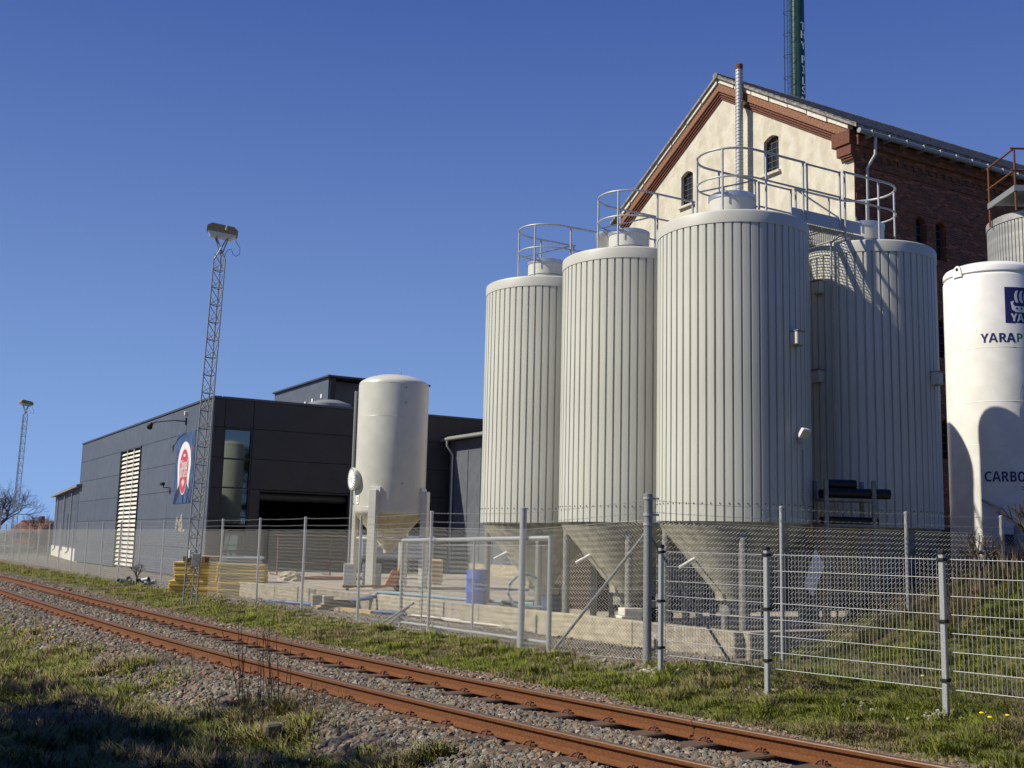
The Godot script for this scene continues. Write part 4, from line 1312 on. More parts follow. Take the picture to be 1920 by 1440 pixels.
func silo(label: String, at: Vector3, hoop: float, _sun_side: bool) -> Node3D:
	var s := thing("silo", label, "silo", at, YAW, "ribbed cream silos on concrete slab")
	for i in 56: part("cladding_sheet", silo_panel_mesh, M.silo, s, Vector3(), TAU * i / 56.0)
	var m := MB.new(); m.lathe([Vector2(0.5, 1.84), Vector2(1.35, 1.84), Vector2(1.355, 1.86), Vector2(1.355, 7.12)], 64); part("core", m, M.silo, s)
	m = MB.new(); m.lathe([Vector2(1.36, 7.085), Vector2(1.410, 7.085), Vector2(1.410, 7.285), Vector2(1.404, 7.305), Vector2(1.38, 7.32), Vector2(0.4, 7.47)], 96); part("top_band", m, M.silo_band, s)
	var sc := MB.new()
	for i in 56:
		var a := TAU * (i + 0.05) / 56.0
		var d := Vector3(sin(a), 0, cos(a))
		sc.tube(d * 1.398 + Vector3(0, 2.12, 0), d * 1.412 + Vector3(0, 2.12, 0), 0.011, 5)
	part("screws", sc, M.joint, s)
	m = MB.new(); m.lathe([Vector2(0.43, 7.44), Vector2(0.43, 7.90)], 40); var nk := part("manway_neck", m, M.silo_band, s)
	m = MB.new(); m.lathe([Vector2(0.436, 7.60), Vector2(0.44, 7.605), Vector2(0.436, 7.61)], 40); part("seam", m, M.joint, nk)
	m = MB.new(); m.lathe([Vector2(0.43, 7.88), Vector2(0.447, 7.885), Vector2(0.447, 7.965), Vector2(0.42, 7.985), Vector2(0, 8.03)], 40); part("lid", m, M.bright, nk)
	m = MB.new(); m.path([Vector3(-0.36, 7.97, 0.2), Vector3(-0.40, 8.05, 0.22), Vector3(-0.46, 8.03, 0.25), Vector3(-0.455, 7.86, 0.25)], 0.012, 5); part("latch", m, M.galv_dull, nk)
	# hopper cone with skirt ring and outlet
	m = MB.new(); m.lathe([Vector2(0.30, 0.42), Vector2(0.33, 0.42), Vector2(0.34, 0.56), Vector2(1.33, 1.72), Vector2(1.36, 1.84)], 64); var cn := part("hopper", m, M.cone, s)
	m = MB.new(); m.lathe([Vector2(0.2, 0.18), Vector2(0.26, 0.18), Vector2(0.26, 0.42), Vector2(0.3, 0.44)], 24); m.box(Vector3(0.2, 0.3, 0.15), Vector3(0.34, 0.16, 0.16), Basis(), 0.02); part("outlet_valve", m, M.leg_steel, cn)
	# legs in the picture stand left, front, right, back of the axis
	for k in 4:
		var a := -0.06 + k * PI / 2 - YAW
		var d := Vector3(sin(a), 0, cos(a)) * 1.22
		m = MB.new(); m.tube(d + Vector3(0, -0.36, 0), d + Vector3(0, 1.82, 0), 0.076, 16); m.lathe([Vector2(0.15, -0.36), Vector2(0.15, -0.34), Vector2(0.08, -0.335)], 16, d); part("leg", m, M.leg_steel, s)
	# white sampling stub pointing down to the left
	var aa := -1.15 - YAW
	var dd := Vector3(sin(aa), 0, cos(aa))
	m = MB.new(); m.tube(dd * 0.80 + Vector3(0, 1.18, 0), dd * 1.16 + Vector3(0, 1.0, 0), 0.03, 8); part("sampling_pipe", m, M.white, cn)
	# hooped guard rail round the neck, open towards the walkway
	if hoop != 0.0:
		var R := 0.66
		for y in [8.72, 8.18]:
			var pts := [Vector3(1.25 * hoop, y, R * 1.0)]
			for i in 17:
				var a := PI / 2 + PI * i / 16.0
				pts.append(Vector3(cos(a) * R * hoop, y, sin(a) * R))
			pts.append(Vector3(1.25 * hoop, y, -R))
			m = MB.new(); m.path(pts, 0.024 if y > 8.5 else 0.02, 8); part("guard_rail", m, M.galv, s)
		for q in [[0.25, 1.0], [0.25, -1.0], [1.2, 1.0], [1.2, -1.0], [-0.55, 0.55], [-0.55, -0.55]]:
			m = MB.new(); m.tube(Vector3(q[0] * hoop, 7.33, R * q[1]), Vector3(q[0] * hoop, 8.72, R * q[1]), 0.022, 8); part("rail_post", m, M.galv, s)
		m = MB.new(); m.tube(Vector3(-0.3 * hoop, 8.18, -0.58), Vector3(1.2 * hoop, 8.72, -0.66), 0.018, 6); part("rail_brace", m, M.galv, s)
	return s

func make_silos():
	silo_panel_mesh = cladding(SR, 56, 1.81, 7.10, 0.04)
	var d := Vector3(-sin(0.5664), 0, -cos(0.5664)); var n := Vector3(cos(0.5166), 0, -sin(0.5166))
	var P := Vector3(4.104, SILO_BASE, -20.549)
	silo("largest-looking ribbed cream silo, nearest the fence corner, with small floodlight", P, 1.0, true)
	silo("middle ribbed cream silo of the left row of three", P + d * 3.129, 1.0, true)
	silo("farthest left ribbed cream silo, beside the smooth tank", P + d * 6.258, 1.0, true)
	silo("ribbed silo in shade at the right, next to the white tank", P + n * 3.471, -1.0, false)
	silo("rear ribbed silo hidden behind the middle of the front row", P + n * 3.471 + d * 3.129, 0.0, false)
	silo("rear ribbed silo behind the farthest left silo, seen between legs", P + n * 3.471 + d * 6.258, 0.0, false)
	# walkway between the front silo and the shaded one
	var w := thing("silo_walkway", "short galvanised grating walkway joining two silo tops", "walkway", P, YAW)
	var m := MB.new()
	for i in 31: m.box(Vector3(0.92 + i * 0.06, 7.60, 0), Vector3(0.010, 0.012, 1.24))
	for i in 21: m.box(Vector3(1.82, 7.607, -0.6 + i * 0.06), Vector3(1.82, 0.010, 0.009))
	part("grating", m, M.galv_dull, w)
	m = MB.new()
	for z in [-0.65, 0.65]: m.box(Vector3(1.82, 7.66, z), Vector3(1.86, 0.24, 0.012), Basis(), 0.002)
	part("toe_board", m, M.galv, w)
	m = MB.new()
	for z in [-0.5, 0.5]: m.box(Vector3(1.74, 7.52, z), Vector3(2.5, 0.10, 0.06), Basis(), 0.005)
	for x in [1.0, 1.82, 2.64]: m.box(Vector3(x, 7.505, 0), Vector3(0.06, 0.07, 1.1), Basis(), 0.005)
	m.path([Vector3(0.9, 7.36, -0.35), Vector3(2.8, 7.36, -0.35)], 0.03, 6); m.path([Vector3(0.9, 7.32, -0.25), Vector3(2.8, 7.32, -0.25)], 0.025, 6)
	part("beam", m, M.galv_dull, w)
	for z in [-0.66, 0.66]:
		m = MB.new()
		for y in [8.70, 8.2]: m.tube(Vector3(1.28, y, z), Vector3(2.2, y, z), 0.021, 8)
		part("hand_rail", m, M.galv, w)
		for x in [1.3, 2.18]:
			m = MB.new(); m.tube(Vector3(x, 7.6, z), Vector3(x, 8.72, z), 0.022, 8); part("rail_post", m, M.galv, w)
	m = MB.new(); m.box(Vector3(0.72, 7.62, -0.42), Vector3(0.55, 0.26, 0.3), Basis(), 0.02); m.box(Vector3(0.7, 7.58, 0.1), Vector3(0.4, 0.16, 0.22), Basis(), 0.02); part("junction_box", m, M.galv, w)
	# fittings on the shells
	fitting("junction_box", "small pale box on the front silo's shaded side", P, 0.66, 5.05, 0.0)
	var fl := thing("floodlight", "small white floodlight on the front silo below its box", "floodlight", P + ang(0.70, 1.40) + Vector3(0, 3.32, 0), 0.70)
	m = MB.new(); m.path([Vector3(0, -0.05, -0.02), Vector3(0, -0.05, 0.08), Vector3(0, 0.0, 0.14)], 0.012, 5); m.box(Vector3(0.0, -0.12, 0.08), Vector3(0.06, 0.06, 0.08), Basis(), 0.01); part("bracket", m, M.galv, fl)
	m = MB.new(); m.box(Vector3(0, 0.05, 0.16), Vector3(0.24, 0.18, 0.07), Basis(Vector3(1, 0, 0), 0.6), 0.012); part("housing", m, M.white, fl)
	m = MB.new(); m.box(Vector3(0, 0.032, 0.185), Vector3(0.20, 0.14, 0.035), Basis(Vector3(1, 0, 0), 0.6), 0.004); part("lens", m, M.lampglass, fl)
	fitting("junction_box", "small grey box near the right edge of the shaded silo", P + n * 3.471, 0.78, 4.68, 0.0)
	fitting("junction_box", "grey box high on the shaded silo beside its downpipe", P + n * 3.471, -0.92, 6.45, 0.0)
	fitting("junction_box", "grey box in the dark gap on the shaded silo", P + n * 3.471, -0.95, 4.7, 0.0)
	var dp := MB.new()
	var q := P + n * 3.471
	var e := ang(-0.72, 1.47)
	dp.path([ang(-0.5, 1.2) + Vector3(0, 7.45, 0), ang(-0.60, 1.46) + Vector3(0, 7.42, 0), e + Vector3(0, 7.3, 0), e + Vector3(0, -0.36, 0)], 0.022, 6)
	for y in [2.2, 4.2, 6.0]: dp.tube(ang(-0.72, 1.39) + Vector3(0, y, 0), e + Vector3(0, y, 0), 0.014, 5)
	solo("cable_pipe", dp, M.galv, "thin upright pipe in the gap beside the shaded silo", "pipe", q)
	# wiring pipe down the front silo's right edge
	dp = MB.new(); dp.path([ang(0.80, 1.43) + Vector3(0, 3.1, 0), ang(0.80, 1.43) + Vector3(0, 2.2, 0), ang(0.84, 1.43) + Vector3(0, 2.05, 0), ang(1.05, 1.43) + Vector3(0, 2.02, 0)], 0.009, 5)
	for y in [2.4, 2.9]: dp.tube(ang(0.80, 1.385) + Vector3(0, y, 0), ang(0.80, 1.44) + Vector3(0, y, 0), 0.008, 4)
	solo("conduit", dp, M.galv_dull, "thin conduit on the front silo below the floodlight", "conduit", P)
	# galvanised duct standing on the middle silo's roof behind its neck
	m = MB.new(); m.lathe([Vector2(0.2, 0), Vector2(0.2, 0.55), Vector2(0.23, 0.58), Vector2(0.23, 0.7), Vector2(0, 0.76)], 20)
	solo("roof_duct", m, M.bright, "shiny metal duct behind the middle silo's neck", "duct", P + d * 3.129 + Vector3(-0.45, 7.40, -0.52))
	make_pipe_rack(P)

func ang(a: float, r: float) -> Vector3:      # world direction; 0 looks towards the photographer (+Z), + to the right
	return Vector3(sin(a), 0, cos(a)) * r

func fitting(called: String, label: String, at: Vector3, a: float, y: float, _z: float):
	var t := thing(called, label, "box", at + ang(a, 1.39) + Vector3(0, y, 0), a)
	var m := MB.new(); m.box(Vector3(0, 0, 0.09), Vector3(0.20, 0.24, 0.16), Basis(), 0.012); part("case", m, M.silo_band, t)
	m = MB.new(); m.box(Vector3(0, 0.125, 0.1), Vector3(0.23, 0.012, 0.2)); m.box(Vector3(0, -0.13, 0.1), Vector3(0.12, 0.02, 0.1)); part("lid", m, M.galv_dull, t)

func make_pipe_rack(P: Vector3):
	var r := thing("pipe_rack", "low rack of thick black pipes in the shade between two silos", "pipe rack", Vector3(6.05, SILO_BASE, -20.0), 0.12)
	var m := MB.new()
	for x in [-0.52, 0.36]:
		for z in [-0.25, 0.25]: m.box(Vector3(x, 1.12, z), Vector3(0.07, 2.96, 0.07), Basis(), 0.006)
	for y in [1.8, 2.25]:
		for z in [-0.25, 0.25]: m.box(Vector3(-0.08, y, z), Vector3(0.86, 0.05, 0.05), Basis(), 0.005)
	for x in [-0.52, 0.36]:
		for y in [1.8, 2.25]: m.box(Vector3(x, y - 0.003, 0), Vector3(0.05, 0.05, 0.5), Basis(), 0.005)
	part("frame", m, M.leg_steel, r)
	for q in [[-0.5, 0.68, 2.37, 0.12, 0.09], [-0.5, 0.2, 2.36, -0.1, 0.08], [-0.45, 0.1, 2.53, 0.02, 0.085], [-0.5, 0.46, 1.89, 0.1, 0.065], [-0.5, 0.1, 1.89, -0.08, 0.06]]:
		m = MB.new(); m.tube(Vector3(q[0], q[2], q[3]), Vector3(q[1], q[2], q[3] + 0.06), q[4], 16); part("black_pipe", m, M.rubber, r)

func make_tan_tank():
	var T := thing("smooth_tank", "smooth cream tank with domed top and cone on four square legs", "tank", Vector3(-3.53, 0.22, -33.2))
	var m := MB.new()
	m.lathe([Vector2(1.0, 2.12), Vector2(1.03, 2.16), Vector2(1.045, 2.22), Vector2(1.045, 5.92), Vector2(1.03, 5.99), Vector2(0.98, 6.05), Vector2(0.8, 6.15), Vector2(0.5, 6.235), Vector2(0.2, 6.275), Vector2(0, 6.28)], 64); part("shell", m, M.tank, T)
	m = MB.new(); m.lathe([Vector2(0.05, 1.0), Vector2(0.14, 1.0), Vector2(0.14, 1.1), Vector2(0.98, 2.09), Vector2(1.0, 2.12)], 64); part("cone", m, M.tank_cone, T)
	m = MB.new()
	for y in [5.93, 4.95, 2.32]: m.lathe([Vector2(1.045, y - 0.008), Vector2(1.049, y), Vector2(1.045, y + 0.008)], 64)
	part("weld_seam", m, M.tank, T)
	for k in 4:
		var a := deg_to_rad(-18.0 + 90.0 * k)
		var d := ang(a, 1.13); var B := Basis(Vector3.UP, a)
		m = MB.new(); m.box(d + Vector3(0, 1.4, 0), Vector3(0.24, 2.8, 0.2), B, 0.012); m.box(ang(a, 1.06) + Vector3(0, 2.74, 0), Vector3(0.36, 0.3, 0.06), B, 0.008); m.box(d + Vector3(0, 0.012, 0), Vector3(0.34, 0.024, 0.3), B); part("leg", m, M.tank, T)
	m = MB.new()
	for k in 4:
		var a := deg_to_rad(-18.0 + 90.0 * k)
		m.tube(ang(a, 1.06) + Vector3(0, 1.42, 0), ang(a + PI / 2, 1.06) + Vector3(0, 1.42, 0), 0.035, 8)
	part("cross_brace", m, M.tank, T)
	# manhole
	var a := deg_to_rad(-64.0)
	var c := ang(a, 1.0) + Vector3(0, 3.12, 0)
	m = MB.new(); m.tube(c, c + ang(a, 0.17), 0.27, 32); m.tube(c + ang(a, 0.13), c + ang(a, 0.17), 0.33, 36); var mh := part("manhole", m, M.tank, T)
	m = MB.new(); m.tube(c + ang(a, 0.175), c + ang(a, 0.205), 0.33, 36); m.path([c + ang(a, 0.2) + Vector3(0, 0.03, 0), c + ang(a, 0.26) + Vector3(0, 0.03, 0), c + ang(a, 0.26) + Vector3(0, -0.05, 0)], 0.014, 5); part("manhole_cover", m, M.white, mh)
	m = MB.new()
	var s := Vector3(cos(a), 0, -sin(a))
	for i in 24:
		var b := TAU * i / 24
		var o := c + (s * cos(b) + Vector3.UP * sin(b)) * 0.30
		m.tube(o + ang(a, 0.2), o + ang(a, 0.23), 0.016, 6)
	part("bolts", m, M.galv_dull, mh)
	m = MB.new(); m.box(ang(deg_to_rad(-56), 1.05) + Vector3(0, 2.52, 0), Vector3(0.16, 0.26, 0.02), Basis(Vector3.UP, deg_to_rad(-56)), 0.004); var pl := part("plate", m, M.white, T)
	m = MB.new(); m.path([Vector3(-0.03, 2.46, 0), Vector3(0.03, 2.46, 0), Vector3(0.03, 2.58, 0), Vector3(-0.03, 2.58, 0)].map(func(v): return ang(deg_to_rad(-56), 1.063) + Basis(Vector3.UP, deg_to_rad(-56)) * Vector3(v.x, 0, 0) + Vector3(0, v.y, 0)), 0.006, 4); part("plate_mark", m, M.black, pl)
	# overflow pipe up the left flank, drain below, lifting eye, small studs
	var p := ang(deg_to_rad(-82), 1.12)
	m = MB.new(); m.tube(p + Vector3(0, 0.5, 0), p + Vector3(0, 5.75, 0), 0.042, 10)
	for y in [2.4, 4.0, 5.5]: m.tube(ang(deg_to_rad(-82), 1.03) + Vector3(0, y, 0), p + Vector3(0, y, 0), 0.02, 6)
	part("overflow_pipe", m, M.galv_dull, T)
	m = MB.new(); m.tube(Vector3(-0.5, 0.62, 0.35), Vector3(-0.5, 1.7, 0.35), 0.045, 10); m.tube(Vector3(-0.5, 0.62, 0.35), Vector3(-0.5, 0.72, 0.35), 0.07, 10); m.tube(Vector3(-0.5, 1.2, 0.35), Vector3(0, 1.2, 0.1), 0.03, 8); part("drain_pipe", m, M.white, T)
	m = MB.new(); m.path([Vector3(0.12, 6.26, 0), Vector3(0.12, 6.36, 0), Vector3(0.2, 6.36, 0), Vector3(0.2, 6.25, 0)], 0.014, 5); part("lifting_eye", m, M.galv_dull, T)
	for q in [[0.45, 5.35], [0.42, 3.0], [0.44, 5.8]]:
		m = MB.new(); m.tube(ang(q[0], 1.03) + Vector3(0, q[1], 0), ang(q[0], 1.1) + Vector3(0, q[1], 0), 0.03, 8); part("stud", m, M.galv_dull, T)

func shell_patch(r: float, th: float, a0: float, a1: float, y0: float, y1: float, k := 12) -> MB:
	var m := MB.new()
	for i in k:
		var a := lerpf(a0, a1, float(i) / k); var b := lerpf(a0, a1, (i + 1.0) / k)
		var A := ang(a, r + th); var Bq := ang(b, r + th)
		m.squad(A + Vector3(0, y0, 0), Bq + Vector3(0, y0, 0), Bq + Vector3(0, y1, 0), A + Vector3(0, y1, 0), ang(a, 1), ang(b, 1), ang(b, 1), ang(a, 1))
	return m

func bent_poly(r: float, th: float, a0: float, y0: float, poly: Array) -> MB:
	# flat print laid round the shell: cut into narrow upright strips so that it follows the curve
	var p := PackedVector2Array()
	var lo := 1e9; var hi := -1e9
	for q in poly:
		p.append(Vector2(q[0], q[1])); lo = minf(lo, q[0]); hi = maxf(hi, q[0])
	var m := MB.new()
	var x := lo
	while x < hi:
		var strip := PackedVector2Array([Vector2(x, -1), Vector2(x + 0.04, -1), Vector2(x + 0.04, 2), Vector2(x, 2)])
		for piece in Geometry2D.intersect_polygons(p, strip):
			var idx := Geometry2D.triangulate_polygon(piece)
			for i in range(0, idx.size(), 3):
				var t := [piece[idx[i]], piece[idx[i + 1]], piece[idx[i + 2]]]
				if (t[1] - t[0]).cross(t[2] - t[0]) < 0: t = [t[0], t[2], t[1]]
				var q := t.map(func(v): return ang(a0 + v.x / r, r + th) + Vector3(0, y0 + v.y, 0))
				var nn := t.map(func(v): return ang(a0 + v.x / r, 1.0))
				m.tri(q[0], q[1], q[2], nn[0], nn[1], nn[2])
		x += 0.04
	return m

func make_white_tank():
	var R := 1.02
	var at := Vector3(10.95, 0.35, -25.1)
	var T := thing("gas_tank", "tall glossy white carbon dioxide tank with navy longship emblem", "tank", at)
	var m := MB.new()
	m.lathe([Vector2(0, 0.75), Vector2(0.6, 0.8), Vector2(0.95, 0.98), Vector2(R, 1.2), Vector2(R, 7.38), Vector2(1.0, 7.44), Vector2(0.985, 7.45), Vector2(0.985, 7.48), Vector2(1.015, 7.49), Vector2(1.01, 7.60), Vector2(0.97, 7.66), Vector2(0.8, 7.74), Vector2(0, 7.86)], 72); part("shell", m, M.white, T)
	m = MB.new()
	for y in [5.75, 4.55, 3.6]: m.lathe([Vector2(R, y - 0.012), Vector2(R + 0.005, y), Vector2(R, y + 0.012)], 72)
	part("weld_seam", m, M.white, T)
	for k in 3:
		m = MB.new(); var d := ang(0.3 + k * TAU / 3, 0.85); m.box(d + Vector3(0, 0.5, 0), Vector3(0.2, 1.1, 0.2), Basis(Vector3.UP, 0.3 + k * TAU / 3), 0.01); part("leg", m, M.white, T)
	for a in [-1.12, 0.15 + PI - 0.5]:
		m = MB.new()
		var B := Basis(Vector3.UP, a)
		var poly := PackedVector2Array([Vector2(-0.13, 0), Vector2(0.13, 0)])
		for i in 9: poly.append(Vector2(cos(PI * i / 8) * 0.09, 0.17 + sin(PI * i / 8) * 0.09))
		m.prism(poly, -0.015, 0.015, Transform3D(B, ang(a, 1.03) + Vector3(0, 7.42, 0)))
		var lug := part("lifting_lug", m, M.white, T)
		m = MB.new(); m.tube(ang(a, 1.005) + Vector3(0, 7.6, 0), ang(a, 1.055) + Vector3(0, 7.6, 0), 0.035, 12); part("lug_hole", m, M.dark, lug)
	# print: navy panel with a longship, lettering
	var a0 := deg_to_rad(-7.5)
	part("emblem_panel", shell_patch(R, 0.003, a0, a0 + 0.82, 6.28, 7.09), M.navy, T)
	var em := MB.new()
	var shields := []
	var put := func(poly): 
		var b := bent_poly(R, 0.005, a0, 6.28, poly)
		em.v.append_array(b.v); em.n.append_array(b.n); em.uv.append_array(b.uv)
	put.call([[0.15, 0.30], [0.24, 0.245], [0.70, 0.245], [0.72, 0.38], [0.21, 0.38], [0.175, 0.43], [0.20, 0.50], [0.12, 0.475]])
	for i in 4:
		var x := 0.22 + i * 0.115
		put.call([[x + 0.02, 0.72], [x + 0.085, 0.74], [x + 0.055, 0.66], [x + 0.055, 0.56], [x + 0.085, 0.46], [x + 0.02, 0.46], [x - 0.012, 0.54], [x - 0.012, 0.64]])
		shields.append([[x + 0.01, 0.33], [x + 0.03, 0.305], [x + 0.05, 0.305], [x + 0.07, 0.33], [x + 0.05, 0.355], [x + 0.03, 0.355]])
	part("longship_emblem", em, M.letter, T)
	for sh in shields: part("shield_print", bent_poly(R, 0.007, a0, 6.28, sh), M.navy, T)
	part("lettering", bent(text("YARA", 0.17, 0.003), R + 0.004, a0 + 0.42, 6.40, Vector2(1.05, 1)), M.letter, T)
	var yl := text("YARA", 0.20, 0.003)
	var w := yl.get_aabb().size.x
	part("lettering", bent(yl, R + 0.003, deg_to_rad(-37) + 0.36 / R, 5.95, Vector2(0.72 / w, 1)), M.navy, T)
	var pr := text("PR", 0.20, 0.003)
	part("lettering", bent(pr, R + 0.003, deg_to_rad(-37) + (0.745 + 0.17) / R, 5.95, Vector2(0.34 / pr.get_aabb().size.x, 1)), M.yaragreen, T)
	var cb := text("CARBON", 0.22, 0.003)
	part("lettering", bent(cb, R + 0.003, deg_to_rad(-38) + 0.52 / R, 2.90, Vector2(1.04 / cb.get_aabb().size.x, 1)), M.navy, T)
	# pipework at its foot
	m = MB.new(); m.path([ang(-0.4, 1.15) + Vector3(0, 0.2, 0), ang(-0.4, 1.15) + Vector3(0, 2.2, 0), ang(-0.7, 1.15) + Vector3(0, 2.4, 0)], 0.03, 8); m.path([ang(0.1, 1.2) + Vector3(0, 0.1, 0), ang(0.1, 1.2) + Vector3(0, 1.9, 0)], 0.025, 8); part("pipework", m, M.galv_dull, T)
	m = MB.new(); m.box(ang(-0.2, 1.2) + Vector3(0, 1.55, 0), Vector3(0.3, 0.24, 0.16), Basis(Vector3.UP, -0.2), 0.01); m.tube(ang(0.2, 1.15) + Vector3(0, 1.6, 0), ang(0.2, 1.28) + Vector3(0, 1.6, 0), 0.12, 20); part("gauge", m, M.black, T)
	m = MB.new(); m.tube(Vector3(9.2, 1.62, -22.9), Vector3(12.5, 1.62, -24.2), 0.04, 8); m.tube(Vector3(10.6, 0.2, -23.45), Vector3(10.6, 2.2, -23.45), 0.07, 8); m.tube(Vector3(9.4, 0.2, -22.98), Vector3(9.4, 1.62, -22.98), 0.05, 8)
	solo("barrier_rail", m, M.galv_dull, "grey tubular barrier in front of the white tank's foot", "barrier")

func make_grey_silo():
	var at := Vector3(14.9, 0.2, -30.2)
	var G := thing("grey_silo", "grey finely ribbed silo with rusty railing behind the white tank", "silo", at)
	var m := MB.new(); m.lathe([Vector2(1.55, 0), Vector2(1.55, 10.5)], 64); part("core", m, M.grey_silo, G)
	var sheet := cladding(1.62, 96, 0.1, 10.45, 0.03)
	var all := MB.new()
	for i in 96:
		part("cladding_sheet", sheet, M.grey_silo, G, Vector3(), TAU * i / 96)
	m = MB.new(); m.lathe([Vector2(1.6, 10.42), Vector2(1.64, 10.42), Vector2(1.64, 10.6), Vector2(1.5, 10.68), Vector2(0, 10.95)], 64); part("top_band", m, M.grey_silo, G)
	# platform with rusty handrail
	m = MB.new(); m.box(Vector3(-0.1, 11.05, 0.9), Vector3(3.2, 0.06, 1.6)); m.box(Vector3(-0.1, 11.0, 1.72), Vector3(3.3, 0.16, 0.05)); m.box(Vector3(-1.72, 11.0, 0.9), Vector3(0.05, 0.16, 1.66)); part("platform", m, M.galv_dull, G)
	m = MB.new()
	for q in [[-1.7, 1.7], [-0.6, 1.7], [0.5, 1.7], [1.5, 1.7], [-1.7, 0.1]]: m.tube(Vector3(q[0], 10.4 if q[0] < -1.5 else 11.0, q[1]), Vector3(q[0], 12.1, q[1]), 0.03, 6)
	for y in [11.5, 12.1]:
		m.tube(Vector3(-1.8, y, 1.7), Vector3(1.6, y, 1.7), 0.028, 6); m.tube(Vector3(-1.7, y, 1.7), Vector3(-1.7, y, 0.0), 0.028, 6)
	part("hand_rail", m, M.rust, G)

# ---------------------------------------------------------------- fences
const FA := 0.543
var FD := Vector3(-sin(FA), 0, -cos(FA))
func chain_mesh(len: float, h: float, y0: float, slack := 0.004) -> ArrayMesh:
	# woven wire: every wire a zigzag, neighbours hooked into each other; length along -Z
	var mb := MB.new()
	var pitch := 0.08; var hp := 0.042
	var n := int(len / pitch); var rows := int(h / hp)
	var wdt := 0.0031
	for i in n:
		var z0 := -(i + 0.0) * pitch
		var off := rng.randf_range(-slack, slack)      # the weave hangs unevenly
		for j in rows:
			var a := z0 if j % 2 == 0 else z0 - pitch * 1.04
			var b := z0 - pitch * 1.04 if j % 2 == 0 else z0
			var xa := 0.0016 if j % 2 == 0 else -0.0016
			var p := Vector3(xa, y0 + off + j * hp, a); var q := Vector3(-xa, y0 + off + (j + 1) * hp, b)
			mb.tube(p, q, wdt, 3, -1.0, false)
	for y in [y0, y0 + h * 0.5, y0 + h]:
		mb.tube(Vector3(0.004, y, 0), Vector3(0.004, y, -len), 0.0022, 4, -1.0, false)
	return mb.mesh()

func barbed(mb: MB, a: Vector3, b: Vector3):
	var L := a.distance_to(b); var k := int(L / 0.12)
	for i in 4:
		var t0 := i / 4.0; var t1 := (i + 1) / 4.0
		mb.tube(a.lerp(b, t0) - Vector3(0, 0.05 * t0 * (1 - t0), 0), a.lerp(b, t1) - Vector3(0, 0.05 * t1 * (1 - t1), 0), 0.0026, 4, -1.0, false)
	for i in k:
		var t := (i + 0.5) / k
		var p := a.lerp(b, t) - Vector3(0, 0.05 * t * (1 - t), 0)
		mb.tube(p + Vector3(0.012, 0.016, 0), p - Vector3(0.012, 0.016, 0), 0.0018, 3, -1.0, false); mb.tube(p + Vector3(-0.008, 0.016, 0.01), p - Vector3(-0.008, 0.016, 0.01), 0.0018, 3, -1.0, false)

func post_mesh(r: float, h: float, cap := true) -> ArrayMesh:
	var m := MB.new(); m.tube(Vector3(0, -0.3, 0), Vector3(0, h, 0), r, 14)
	if cap: m.lathe([Vector2(r + 0.004, h - 0.03), Vector2(r + 0.004, h + 0.004), Vector2(r * 0.7, h + 0.012), Vector2(0, h + 0.016)], 14)
	return m.mesh()

